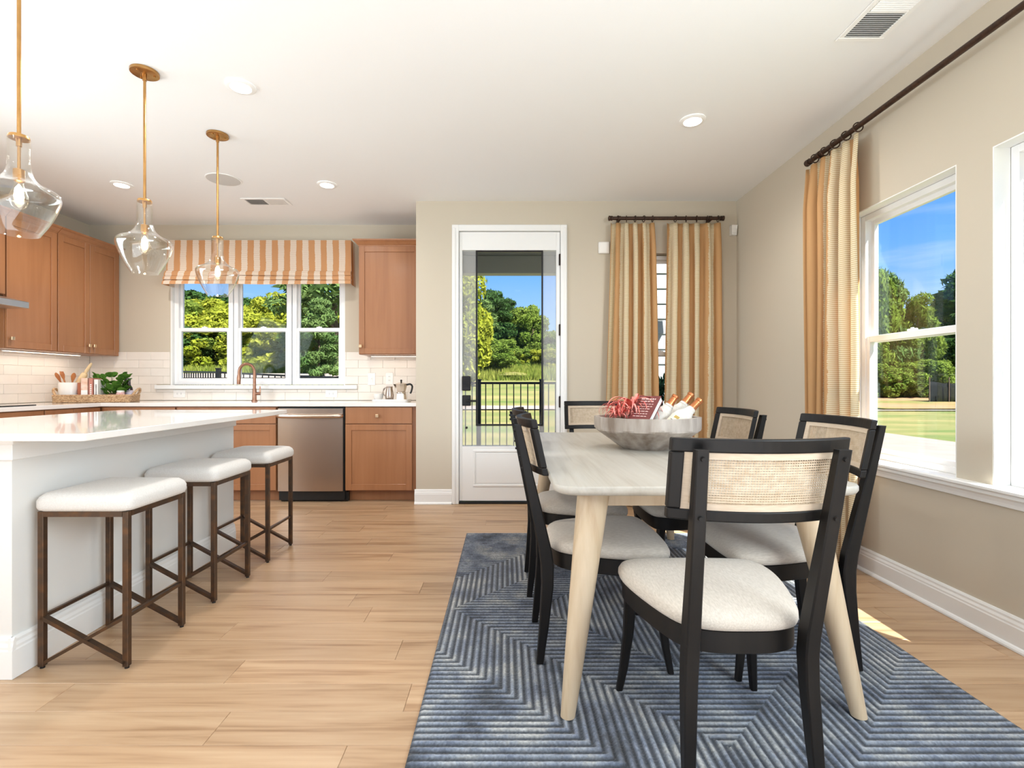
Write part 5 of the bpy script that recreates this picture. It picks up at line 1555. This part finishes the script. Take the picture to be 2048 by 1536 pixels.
def air_plant(label, x, y, z, n_, tilt, seed, scale):
    rr = random.Random(seed)
    t = thing('air_plant', label, 'plant', (BCX + x, BCY + y, bz + z))
    t.rotation_euler = tilt
    MB().lathe([(0.006, -0.03), (0.02, -0.02), (0.024, -0.004), (0.015, 0.012), (0.004, 0.018)], 10).build('root_base', 'airplant_base', t, smooth=50)
    for k_ in range(n_):
        o_ = link('leaf', curls[rr.randrange(len(curls))], None, t, (0, 0, rr.uniform(-0.005, 0.012)), (rr.uniform(-0.25, 0.25), rr.uniform(-0.3, 0.35), k_ * 2.4 + rr.uniform(-0.2, 0.2)))
        s_ = scale * rr.uniform(0.75, 1.15); o_.scale = (s_, s_, s_)
air_plant('curly red air plant at the bowl centre behind the book', -0.060, 0.06, 0.172, 84, (0.05, 0.0, 0), 4, 1.12)
air_plant('smaller curly red air plant at the bowl rim', -0.148, -0.01, 0.158, 60, (0.0, 0.1, 1.0), 8, 0.78)

# maroon book leaning in the bowl
bw_, bh_, bt = 0.118, 0.180, 0.034
# local: x across the cover, y up the cover, z out of the cover (it faces up and towards the island)
hv_ = Vector((0.74, -0.67, 0.0)).normalized(); uv_ = Vector((0.62, 0.45, 0.64)); uv_ = (uv_ - hv_ * uv_.dot(hv_)).normalized(); nv_ = hv_.cross(uv_)
corner_ = Vector((0.800, 2.560, 1.012))
t = thing('maroon_book', 'maroon book with pale lettering leaning in the bowl', 'book', tuple(corner_ - hv_ * bw_ - uv_ * bh_))
t.rotation_euler = Matrix((hv_, uv_, nv_)).transposed().to_euler()
q = MB(); q.box(0, bw_, 0, bh_, bt / 2 - 0.003, bt / 2, 0.0008); q.box(0, bw_, 0, bh_, -bt / 2, -bt / 2 + 0.003, 0.0008); q.box(0, 0.003, 0, bh_, -bt / 2, bt / 2, 0.0008)
q.build('cover', 'book_maroon', t)
MB().box(0.0035, bw_ - 0.003, 0.003, bh_ - 0.003, -bt / 2 + 0.0032, bt / 2 - 0.0032).build('pages', 'paper', t)
rr = random.Random(2)
for k_ in range(8):
    y = bh_ - 0.030 - k_ * 0.018
    big = k_ < 2
    x = 0.02
    q = MB()
    while x < bw_ - 0.025:
        ln = rr.uniform(0.008, 0.02)
        q.box(x, min(x + ln, bw_ - 0.02), y, y + (0.009 if big else 0.004), bt / 2 + 0.0001, bt / 2 + 0.0006); x += ln + 0.004
    q.build('cover_lettering', 'ink_white', t)

def wrapped_bottle(label, base, tip, lab=False):
    a = Vector(base); b = Vector(tip); d = b - a; ln = d.length
    t = thing('wrapped_bottle', label, 'bottle', tuple(a)); t.rotation_euler = d.to_track_quat('Z', 'X').to_euler()
    r_ = 0.051
    if lab:
        # the label is turned towards the open floor and a little upwards
        ln_ = t.rotation_euler.to_matrix().inverted() @ Vector((-0.45, -0.75, 0.5)); lab = math.atan2(ln_.y, ln_.x)
    MB().lathe([(0.02, 0), (r_ * 0.9, 0.006), (r_, 0.03), (r_, ln * 0.42), (r_ * 0.88, ln * 0.52), (r_ * 0.55, ln * 0.62), (0.022, ln * 0.70), (0.021, ln * 0.75)], 24).build('body', 'bottle_wrap', t, smooth=50)
    MB().lathe([(0.0215, ln * 0.74), (0.019, ln * 0.80), (0.0165, ln * 0.93), (0.0195, ln * 0.94), (0.0195, ln * 0.985), (0.013, ln)], 20).build('foil_top', 'copper_foil', t, smooth=40)
    q = MB(); q.tube([(0.0225 * math.cos(i * PI / 6), 0.0225 * math.sin(i * PI / 6), ln * 0.70) for i in range(13)], 0.003, 6); q.build('neck_band', 'bottle_wrap', t, smooth=60)
    if lab:
        q = MB(); n_ = 8
        q.loft([[((r_ + 0.001) * math.cos(a_), (r_ + 0.001) * math.sin(a_), z) for a_ in [lab + (-0.75 + 1.5 * i / n_) for i in range(n_ + 1)]] for z in (ln * 0.10, ln * 0.40)], cap=False, closed=False)
        lo = q.build('paper_label', 'label_cream', t, recalc=False)
        q = MB(); q.loft([[((r_ + 0.0016) * math.cos(a_), (r_ + 0.0016) * math.sin(a_), z) for a_ in [lab + (-0.25 + 0.5 * i / 4) for i in range(5)]] for z in (ln * 0.31, ln * 0.37)], cap=False, closed=False)
        q.build('label_emblem', 'label_gold', lo, recalc=False)
        for k_ in range(3):
            q = MB(); q.loft([[((r_ + 0.0016) * math.cos(a_), (r_ + 0.0016) * math.sin(a_), z) for a_ in [lab + (-0.4 + 0.8 * i / 4) for i in range(5)]] for z in (ln * (0.15 + 0.05 * k_), ln * (0.15 + 0.05 * k_) + 0.003)], cap=False, closed=False)
            q.build('label_line', 'ink_dark', lo, recalc=False)
B0 = Vector((BCX, BCY, bz))
wrapped_bottle('white-wrapped copper-topped bottle leaning next to the book', Vector((0.755, 2.615, bz + 0.085)), Vector((0.893, 2.62, 1.026)))
wrapped_bottle('white-wrapped copper-topped bottle at the back of the bowl', Vector((0.850, 2.700, bz + 0.085)), Vector((1.005, 2.70, 1.036)))
wrapped_bottle('white-wrapped bottle with cream paper label in the bowl', Vector((0.800, 2.500, bz + 0.080)), Vector((0.990, 2.545, 1.006)), lab=-1.9)

# ================================================================ OUTDOORS
def lerp(tab, y):
    if y <= tab[0][0]: return tab[0][1]
    for (a, va), (b, vb) in zip(tab, tab[1:]):
        if y <= b: return va + (vb - va) * (y - a) / (b - a)
    return tab[-1][1]
def sstep(a, b, x):
    t_ = min(1, max(0, (x - a) / (b - a))); return t_ * t_ * (3 - 2 * t_)
HL = [(5.5, -0.15), (8, 0.35), (11, 1.00), (13.5, 1.20), (14.2, 1.25), (17.5, 1.44), (22, 1.9), (30, 2.6), (60, 5)]
HM = [(5.5, -0.15), (9.5, -0.16), (20, 0.09), (32, 1.15), (37, 2.0), (45, 3.0), (60, 4.0)]
HR = [(5, -0.32), (20, -0.30), (28, -0.20), (40, 0.55), (60, 1.6)]
def gh(x, y):
    wl = sstep(-2.2, -4.2, x) if False else sstep(2.2, 5.0, -x)
    wr = sstep(3.0, 8.0, x)
    wm = max(0, 1 - wl - wr)
    return (HL and lerp(HL, y)) * wl + lerp(HM, y) * wm + lerp(HR, y) * wr
def terrain_patch(name, fn_xy, nu, nv, mat, label, cat, dz=0.0, kind='structure'):
    q = MB()
    for j in range(nv + 1):
        for i in range(nu + 1):
            x, y = fn_xy(i / nu, j / nv)
            q.v.append((x, y, gh(x, y) + dz))
    for j in range(nv):
        for i in range(nu):
            a = j * (nu + 1) + i
            q.f.append((a, a + 1, a + nu + 2, a + nu + 1))
    o = q.build(name, mat, smooth=60)
    o['kind'] = kind; o['label'] = label
    return o
terrain_patch('ground', lambda u, v: (-60 + 150 * u, -14 + 90 * v), 150, 90, 'lawn', 'sunny lawn rising to the tree line', 'lawn', -0.02)
# pavements
terrain_patch('pavement', lambda u, v: (-30 + 42 * u, (15.6 if False else 19.5) + 1.3 * v + 0.0 * u), 60, 2, 'concrete_path', 'pale concrete pavement across the lawn beyond the patio', 'path', 0.03)
terrain_patch('pavement', lambda u, v: (-16 + 11 * u, 14.0 + 3.2 * v), 40, 4, 'concrete_path', 'broad pale pavement behind the black railing', 'path', 0.03)
terrain_patch('pavement', lambda u, v: (7.9 + 2.7 * u, -6 + 24 * v), 4, 30, 'concrete_path', 'pinkish concrete pavement outside the side windows', 'path', 0.03)
terrain_patch('pavement', lambda u, v: (8 + 16 * u, 24.5 + 0.6 * v), 30, 2, 'concrete_path', 'narrow far pavement outside the side windows', 'path', 0.03)
terrain_patch('bare_soil', lambda u, v: (19.5 + 30 * u + 0.0 * v, 25.6 + 13.0 * v), 30, 12, 'bare_soil', 'bare reddish soil bank before the silt fence', 'soil', 0.05)
struct(MB().box(-1.7, 2.4, BY + 0.162, 8.15, -0.26, -0.035, 0.01).build('patio', 'concrete_patio'), 'concrete patio slab outside the glass door')
struct(MB().box(-3.5, 4.2, 8.17, 9.25, -0.26, -0.055, 0.01).build('patio_walk', 'concrete_path'), 'sunlit concrete strip behind the patio railing')

# covered porch over the door
t = struct_empty('porch', 'white porch roof over the patio')
MB().box(-1.7, 1.78, BY + 0.4, 8.0, 3.03, 3.09).build('porch_soffit', 'porch_ceiling', t)
MB().box(-1.7, 1.78, 7.55, 7.75, 2.76, 3.028, 0.01).build('porch_beam', 'porch_white', t)
MB().box(-1.75, 1.83, BY + 0.3, 8.1, 3.0915, 3.18).build('porch_roof', 'roofing', t)
for x in (-1.55, 1.62):
    MB().box(x - 0.09, x + 0.09, 7.56, 7.74, -0.034, 2.759, 0.008).build('porch_post', 'porch_white', t)

# railings
def railing(label, pts, zt, zb, zg, spacing, posts, th=0.016):
    """pts: plan polyline with own top heights; every baluster is a part"""
    t = thing('metal_railing', label, 'railing', (pts[0][0], pts[0][1], 0))
    o_ = Vector((pts[0][0], pts[0][1], 0))
    bal = {}
    for k_ in range(len(pts) - 1):
        a = Vector((pts[k_][0], pts[k_][1], 0)); b = Vector((pts[k_ + 1][0], pts[k_ + 1][1], 0))
        za, zb2 = zt[k_], zt[k_ + 1]; ba, bb = zb[k_], zb[k_ + 1]
        for nm, q0, q1, w_, h_ in (('top_rail', za, zb2, 0.04, 0.035), ('bottom_rail', ba, bb, 0.03, 0.03)):
            MB().bar(tuple(a - o_ + Vector((0, 0, q0))), tuple(b - o_ + Vector((0, 0, q1))), w_, h_).build(nm, 'rail_black', t)
        L_ = (b - a).length; n_ = int(L_ / spacing)
        for i in range(1, n_):
            f_ = i / n_; p = a + (b - a) * f_
            z0_ = ba + (bb - ba) * f_; z1_ = za + (zb2 - za) * f_
            hgt = round(z1_ - z0_, 2)
            if hgt not in bal: bal[hgt] = MB().box(-th / 2, th / 2, -th / 2, th / 2, 0, hgt).mesh('baluster')
            link('baluster', bal[hgt], 'rail_black', t, tuple(p - o_ + Vector((0, 0, z0_))))
    for x, y, z1_, z0_ in posts:
        q = MB().box(x - 0.035, x + 0.035, y - 0.035, y + 0.035, z0_, z1_, 0.004); q.box(x - 0.043, x + 0.043, y - 0.043, y + 0.043, z1_, z1_ + 0.02, 0.006)
        q.build('post', 'rail_black', t, tuple(-o_))
    return t
railing('black metal patio railing outside the glass door', [(-1.44, 7.7), (-0.42, 7.7), (0.55, 7.7), (1.50, 7.7)], [1.10] * 4, [0.085] * 4, 0, 0.1, [(-0.42, 7.7, 1.14, -0.034), (0.55, 7.7, 1.14, -0.034)])
PA = (-7.3, 10.8); PB = (-5.29, 9.2); PC = (-2.75, 9.2)
railing('black metal railing seen through the kitchen window', [PA, PB, PC], [1.36, 1.30, 1.175], [0.78, 0.68, 0.35], 0, 0.112,
        [(PB[0], PB[1], 1.36, gh(*PB) - 0.1), (PA[0], PA[1], 1.40, gh(*PA) - 0.1), (-4.02, 9.2, 1.28, gh(-4.02, 9.2) - 0.1), (-2.75, 9.2, 1.22, gh(-2.75, 9.2) - 0.1)])

# neighbouring wall of lap siding seen between the curtains
t = struct_empty('siding_wall', 'white lap-sided wall seen between the curtains')
MB().box(1.86, 3.1, 6.62, 6.74, -0.2, 3.0).build('wall_core', 'siding_white', t)
bm_ = MB(); bm_.loft([[(0, -0.022, 0.0), (0, 0.0, 0.0), (0, 0.0, 0.2), (0, -0.006, 0.2)], [(1.24, -0.022, 0.0), (1.24, 0.0, 0.0), (1.24, 0.0, 0.2), (1.24, -0.006, 0.2)]])
bme = bm_.mesh('siding_board')
for k_ in range(15):
    link('siding_board', bme, 'siding_white', t, (1.86, 6.6195, -0.05 + 0.2 * k_))

# leaves
def leaf_cloud(centers, radii, n, size, rs, squash=(1, 1, 1), needle=1.0, tri=False):
    """flat quads scattered over the shells of many small blobs"""
    c = np.asarray(centers); r = np.asarray(radii)
    w = r ** 2; w = w / w.sum()
    k = rs.choice(len(c), n, p=w)
    d = rs.normal(size=(n, 3)); d /= np.linalg.norm(d, axis=1)[:, None]
    rad = r[k] * (0.72 + 0.34 * rs.random(n))
    p = c[k] + d * rad[:, None] * np.array(squash)
    nrm = d + 0.8 * rs.normal(size=(n, 3)); nrm /= np.linalg.norm(nrm, axis=1)[:, None]
    t1 = np.cross(nrm, rs.normal(size=(n, 3))); t1 /= np.linalg.norm(t1, axis=1)[:, None]
    t2 = np.cross(nrm, t1)
    s = size * (0.6 + 0.8 * rs.random(n))[:, None]
    a = t1 * s; b = t2 * s * 0.5 / needle
    v = np.stack([p - a, p + b, p + a, p - b], 1).reshape(-1, 3)
    return v
def cloud_mesh(name, v):
    n = len(v) // 4
    me = bpy.data.meshes.new(name)
    me.vertices.add(len(v)); me.vertices.foreach_set('co', v.astype(np.float32).ravel())
    me.loops.add(4 * n); me.loops.foreach_set('vertex_index', np.arange(4 * n, dtype=np.int32))
    me.polygons.add(n); me.polygons.foreach_set('loop_start', np.arange(0, 4 * n, 4, dtype=np.int32)); me.polygons.foreach_set('loop_total', np.full(n, 4, dtype=np.int32))
    me.update(calc_edges=True)
    return me
def broadleaf(seed, n=9000, h=1.0, size=0.030, low=0.12):
    rs = np.random.default_rng(seed)
    cs, rr_ = [], []
    for _ in range(46):
        z = low + (1 - low) * rs.random()
        env = 0.42 * math.sqrt(max(0.02, 1 - ((z - 0.48) / 0.56) ** 2))
        a = rs.random() * 2 * PI; r0 = env * math.sqrt(rs.random())
        cs.append((r0 * math.cos(a), r0 * math.sin(a), min(z, 0.93))); rr_.append(0.07 + 0.08 * rs.random())
    return cloud_mesh('crown', leaf_cloud(cs, rr_, n, size, rs))
def pine(seed, n=9000, size=0.03, open_=False):
    rs = np.random.default_rng(seed)
    cs, rr_ = [], []
    nl = 13
    for k in range(nl):
        z = (0.35 if open_ else 0.1) + (0.62 if open_ else 0.86) * k / (nl - 1)
        env = (0.24 if open_ else 0.30) * (1 - 0.82 * ((z - 0.1) / 0.9) ** 1.3) + 0.02
        for q_ in range(7):
            a = rs.random() * 2 * PI; r0 = env * (0.45 + 0.6 * rs.random())
            cs.append((r0 * math.cos(a), r0 * math.sin(a), z + 0.03 * rs.normal())); rr_.append((0.045 if open_ else 0.06) + 0.03 * rs.random())
    return cloud_mesh('crown', leaf_cloud(cs, rr_, n, size, rs, (1, 1, 0.6), 2.2))
def trunk_mesh(seed, top=0.85, r=0.022):
    rr_ = random.Random(seed); q = MB()
    pts = [(0, 0, -0.06)] + [(rr_.uniform(-0.015, 0.015), rr_.uniform(-0.015, 0.015), top * i / 5) for i in range(1, 6)]
    q.tube(pts, [r, r * 0.9, r * 0.75, r * 0.6, r * 0.4, r * 0.2], 8)
    for k in range(5):
        a = rr_.random() * 6.28; z = top * (0.3 + 0.12 * k)
        q.tube([(0, 0, z), (0.18 * math.cos(a), 0.18 * math.sin(a), z + 0.12)], [r * 0.4, r * 0.12], 5)
    return q.mesh('trunk', 60)
def mats_for(me, mat):
    c = me.copy(); c.materials.clear(); c.materials.append(MATS[mat]); return c
BL = [broadleaf(s_) for s_ in (1, 2, 3)]
PN = [pine(21), pine(22, n=4200, size=0.034, open_=True), pine(23)]
TRK = [trunk_mesh(1), trunk_mesh(2)]
for tk in TRK: tk.materials.append(MATS['bark'])
CACHE = {}
def tree(name, label, x, y, h, kind, mat, wid=1.0, rz=0.0, group=None, cat='tree', sink=0.0):
    t = thing(name, label, cat, (x, y, gh(x, y) - 0.05 - sink), rz, group)
    src = {'b0': BL[0], 'b1': BL[1], 'b2': BL[2], 'p0': PN[0], 'p1': PN[1], 'p2': PN[2]}[kind]
    key = (kind, mat)
    if key not in CACHE: CACHE[key] = mats_for(src, mat)
    c_ = link('crown', CACHE[key], None, t); c_.scale = (h * wid, h * wid, h); c_['kind'] = 'stuff'
    k_ = link('trunk', TRK[0 if kind[0] == 'b' else 1], None, t); k_.scale = (h * 0.9, h * 0.9, h)
    return t
def atp(px, y): return (px - 1012) / 1000.0 * y
# --- behind the kitchen window
G1 = 'trees behind the kitchen window'
kt = [(345, 25, 3.6, 'b0', 'leaf_green', 1.4), (398, 23, 2.7, 'b1', 'leaf_lime', 1.6), (428, 26, 3.5, 'b2', 'leaf_lime', 1.3), (466, 24, 3.0, 'b0', 'leaf_lime', 1.4), (498, 25, 3.1, 'b1', 'leaf_lime', 1.3),
      (530, 24, 2.7, 'b2', 'leaf_lime', 1.5), (562, 26, 4.0, 'b0', 'leaf_lime', 1.05), (600, 23, 2.9, 'b1', 'leaf_lime', 1.4), (636, 25, 3.2, 'b2', 'leaf_lime', 1.4), (690, 24, 3.6, 'b0', 'leaf_green', 1.4), (730, 25, 3.8, 'b1', 'leaf_green', 1.4)]
klab = ['green leafy tree behind the window unit nearest the herb tray, at its edge', 'low yellow-green tree behind the window unit nearest the herb tray', 'taller yellow-green tree behind the window unit nearest the herb tray',
        'yellow-green tree hidden partly by the first window post', 'tall yellow-green tree behind the middle kitchen window, faucet side', 'rounded yellow-green tree behind the middle kitchen window', 'tallest yellow-green tree behind the middle kitchen window',
        'low yellow-green tree behind the second window post', 'green leafy tree behind the small pine', 'green leafy tree behind the window unit nearest the single cabinet', 'green leafy tree hidden behind the single wall cabinet side']
for (px, y, h_, kd, mt, wd_), lb in zip(kt, klab):
    tree('leafy_tree', lb, atp(px, y), y, h_, kd, mt, wd_, px * 0.7, G1, sink=0.5)
kd2 = [(372, 34, 4.5, 'b2', 'leaf_dark', 1.3, 'dark evergreen tree at the left of the kitchen window view, in the rear row'), (408, 35, 4.7, 'b1', 'leaf_dark', 1.25, 'dark evergreen tree rising behind the taller yellow-green tree'),
       (442, 34, 4.3, 'b0', 'leaf_dark', 1.2, 'dark evergreen tree behind the first window post'), (508, 35, 4.4, 'b1', 'leaf_dark', 1.0, 'dark evergreen tree peeking out in the middle kitchen window'),
       (655, 36, 4.6, 'b0', 'leaf_dark', 1.3, 'dark evergreen tree behind the tall pine')]
for px, y, h_, kd, mt, wd_, lb in kd2:
    tree('evergreen_tree', lb, atp(px, y), y, h_, kd, mt, wd_, px * 0.3, 'dark trees behind the kitchen window', sink=0.4)
tree('pine_tree', 'tall open pine behind the kitchen window nearest the single cabinet', atp(672, 17), 17, 6.2, 'p1', 'leaf_pine', 1.2, 0.5, None)
tree('young_pine', 'small bushy pine standing just beyond the black railing', atp(638, 14), 14, 2.25, 'p2', 'leaf_pine', 0.95, 1.5, None)
# understory bushes
KB = ['dark bush at the wood edge beside the kitchen window jamb', 'dark bush at the wood edge under the low yellow-green tree', 'yellow-green bush behind the tall railing post', 'green bush at the wood edge just behind the faucet arch',
      'yellow-green bush under the rounded yellow-green tree', 'yellow-green bush below the tallest yellow-green tree', 'green bush behind the second kitchen window post', 'yellow-green bush at the wood edge under the tall open pine']
MBL = ['round green bush before the dark pine clump', 'wide green bush at the foot of the dark pines', 'yellow-green bush behind the blended door border above the door lock', 'low yellow-green bush behind the flat boulder',
       'low green bush under the olive leafy tree', 'low yellow-green bush under the small olive tree', 'yellow-green bush behind the blended door border on the hinge side', 'taller green bush between dark pines and olive tree']
SB = ['green bush at the wood edge beside the window frame', 'green bush at the foot of the tall pine beyond the lawn', 'green bush under the light green tree beyond the lawn', 'green bush next to the end of the silt fence', 'dark bush right behind the silt fence', 'dark bush behind the silt fence beside the window post']
for i, (px, y, h_) in enumerate(((368, 20.0, 2.0), (402, 20.4, 1.8), (438, 20.0, 2.1), (492, 20.4, 2.2), (528, 20.0, 2.3), (563, 20.4, 2.2), (610, 20.0, 2.2), (675, 20.4, 2.4))):
    tree('bush', KB[i], atp(px, y), y, h_, 'b%d' % (i % 3), ('leaf_green', 'leaf_lime', 'leaf_lime')[i % 3] if i not in (0, 1) else 'leaf_dark', 1.5, i, 'bushes along the wood edge', 'bush', sink=0.3)
# --- beyond the patio door
tree('pine_tree', 'dark pine clump beyond the meadow seen through the patio door', atp(985, 46), 46, 6.4, 'p0', 'leaf_dark', 1.25, 0.2)
tree('pine_tree', 'second dark pine beside the clump seen through the patio door', atp(1008, 47), 47, 5.9, 'p2', 'leaf_dark', 1.25, 1.2)
tree('pine_tree', 'dark pine at the left edge of the meadow clump', atp(962, 45), 45, 5.6, 'p2', 'leaf_pine', 1.2, 2.2)
tree('leafy_tree', 'olive leafy tree right of the dark pines beyond the meadow', atp(1050, 47), 47, 5.2, 'b0', 'leaf_green', 1.0, 2.0)
tree('leafy_tree', 'small olive tree at the right end of the meadow clump', atp(1066, 46), 46, 4.4, 'b1', 'leaf_green', 0.9, 3.0)
tree('leafy_tree', 'yellowish tree behind the blended door border by the door lock', atp(925, 30), 30, 6.4, 'b2', 'leaf_lime', 0.7, 1.0)
tree('leafy_tree', 'pale tree behind the blended door border on the hinge side', atp(1102, 46), 46, 3.0, 'b2', 'leaf_green', 1.0, 1.0)
for i, (px, y, h_, mt, wd_) in enumerate(((965, 38, 2.7, 'leaf_green', 1.5), (990, 37, 2.2, 'leaf_green', 1.6), (940, 38, 3.0, 'leaf_lime', 1.4), (1020, 40, 1.6, 'leaf_lime', 1.8), (1045, 40, 1.7, 'leaf_green', 1.6), (1075, 40, 1.6, 'leaf_lime', 1.6), (1100, 39, 1.8, 'leaf_lime', 1.6), (1010, 41, 2.4, 'leaf_green', 1.3))):
    tree('bush', MBL[i], atp(px, y), y, h_, 'b%d' % (i % 3), mt, wd_, i, 'bushes on the meadow bank', 'bush', sink=0.2)
MBr = MB(); MBr.lathe([(0.05, -0.1), (1.0, -0.05), (1.1, 0.1), (0.7, 0.28), (0.05, 0.34)], 9)
tag(MBr.build('boulder', 'bare_soil', None, (atp(1028, 34.5), 34.5, gh(atp(1028, 34.5), 34.5))), 'flat tan boulder at the meadow edge beyond the patio', 'rock')
# --- outside the side windows
for i, (px, y, h_, kd, mt, wd_, lb) in enumerate((
        (1735, 36, 8.6, 'b0', 'leaf_green', 0.5, 'leafy tree reflected over by the curtain at the window edge'),
        (1768, 36, 8.8, 'p0', 'leaf_pine', 0.75, 'tall pine beyond the lawn near the window edge'),
        (1802, 40, 5.6, 'b1', 'leaf_green', 1.0, 'leafy tree between the pines beyond the lawn'),
        (1836, 35, 7.0, 'p0', 'leaf_green', 0.75, 'light green tree in the middle of the side window'),
        (1862, 38, 6.2, 'p2', 'leaf_pine', 1.0, 'blue-green pine in the middle of the side window'),
        (1890, 40, 5.2, 'b0', 'leaf_dark', 1.2, 'dark tree behind the black silt fence'),
        (1925, 36, 8.6, 'p1', 'leaf_dark', 1.2, 'tall dark pine beside the window post'),
        (1960, 38, 8.0, 'b1', 'leaf_dark', 1.2, 'dark tree hidden partly behind the window post'),
        (2040, 38, 8.0, 'b2', 'leaf_dark', 1.2, 'dark tree seen through the second side window'))):
    tree('pine_tree' if kd[0] == 'p' else 'leafy_tree', lb, atp(px, y), y, h_, kd, mt, wd_, i * 1.1, 'trees beyond the side lawn', sink=0.2)
for i, (px, y, h_) in enumerate(((1745, 34, 2.4), (1790, 34, 2.2), (1825, 34.5, 2.6), (1850, 34, 2.8), (1880, 37, 3.6), (1905, 37, 3.8))):
    tree('bush', SB[i], atp(px, y), y, h_, 'b%d' % (i % 3), 'leaf_green' if i < 4 else 'leaf_dark', 1.5, i, 'bushes beyond the side lawn', 'bush', sink=0.2)
tree('shrub', 'small blue-green shrub in front of the white siding', 1.80, 5.75, 1.36, 'b0', 'leaf_shrub', 0.62, 0.3, None, 'shrub')
# silt fence
t = thing('silt_fence', 'black silt fence cloth on wooden stakes beyond the side lawn', 'fence', (atp(1858, 30.5), 30.5, gh(atp(1858, 30.5), 30.5)))
x0_, x1_ = atp(1858, 30.5), atp(1975, 30.5)
q = MB(); n_ = 24
for z in (0.0, 0.45, 0.9, 1.28):
    for i in range(n_ + 1):
        f_ = i / n_
        q.v.append(((x1_ - x0_) * f_, 0.03 * math.sin(9 * f_ + 3 * z), z * (1.0 + 0.06 * math.sin(f_ * 14)) - 0.12 * math.sin(PI * ((f_ * 3) % 1)) * (z > 1.0)))
for j in range(3):
    for i in range(n_):
        a = j * (n_ + 1) + i; q.f.append((a, a + 1, a + n_ + 2, a + n_ + 1))
c_ = q.build('cloth', 'silt_cloth', t, smooth=60); md = c_.modifiers.new('thickness', 'SOLIDIFY'); md.thickness = 0.01
for k_ in range(4):
    MB().box(-0.025, 0.025, -0.06, -0.02, -0.2, 1.55).build('stake', 'bark', t, ((x1_ - x0_) * k_ / 3, 0, 0))

# meadow grass
def grass(name, label, fn, n, hmin, hmax, seed):
    rs = np.random.default_rng(seed)
    U = rs.random((n, 2)); V = np.zeros((n * 3, 3))
    for i in range(n):
        x, y = fn(U[i, 0], U[i, 1]); z = gh(x, y) - 0.03; h_ = hmin + (hmax - hmin) * rs.random(); a = rs.random() * 6.28
        w_ = 0.02 + 0.02 * rs.random()
        V[3 * i] = (x - w_ * math.cos(a), y - w_ * math.sin(a), z); V[3 * i + 1] = (x + w_ * math.cos(a), y + w_ * math.sin(a), z)
        V[3 * i + 2] = (x + 0.3 * h_ * rs.normal() * 0.5, y + 0.1 * rs.normal(), z + h_)
    me = bpy.data.meshes.new(name)
    me.from_pydata(V.tolist(), [], [(3 * i, 3 * i + 1, 3 * i + 2) for i in range(n)])
    o_ = link(name, me, 'grass_blade'); o_['kind'] = 'stuff'; o_['label'] = label
    return o_
grass('meadow_grass', 'tall pale meadow grass on the bank beyond the patio', lambda u, v: (-6 + 13 * u, 33 + 8 * v), 16000, 0.2, 0.6, 1)
grass('meadow_grass', 'tall pale grass at the wood edge behind the kitchen', lambda u, v: (-15.5 + 10 * u, 17.6 + 2.6 * v), 9000, 0.10, 0.34, 2)
grass('meadow_grass', 'tall grass beyond the side lawn', lambda u, v: (23 + 15 * u, 34 + 3 * v), 6000, 0.4, 1.1, 3)
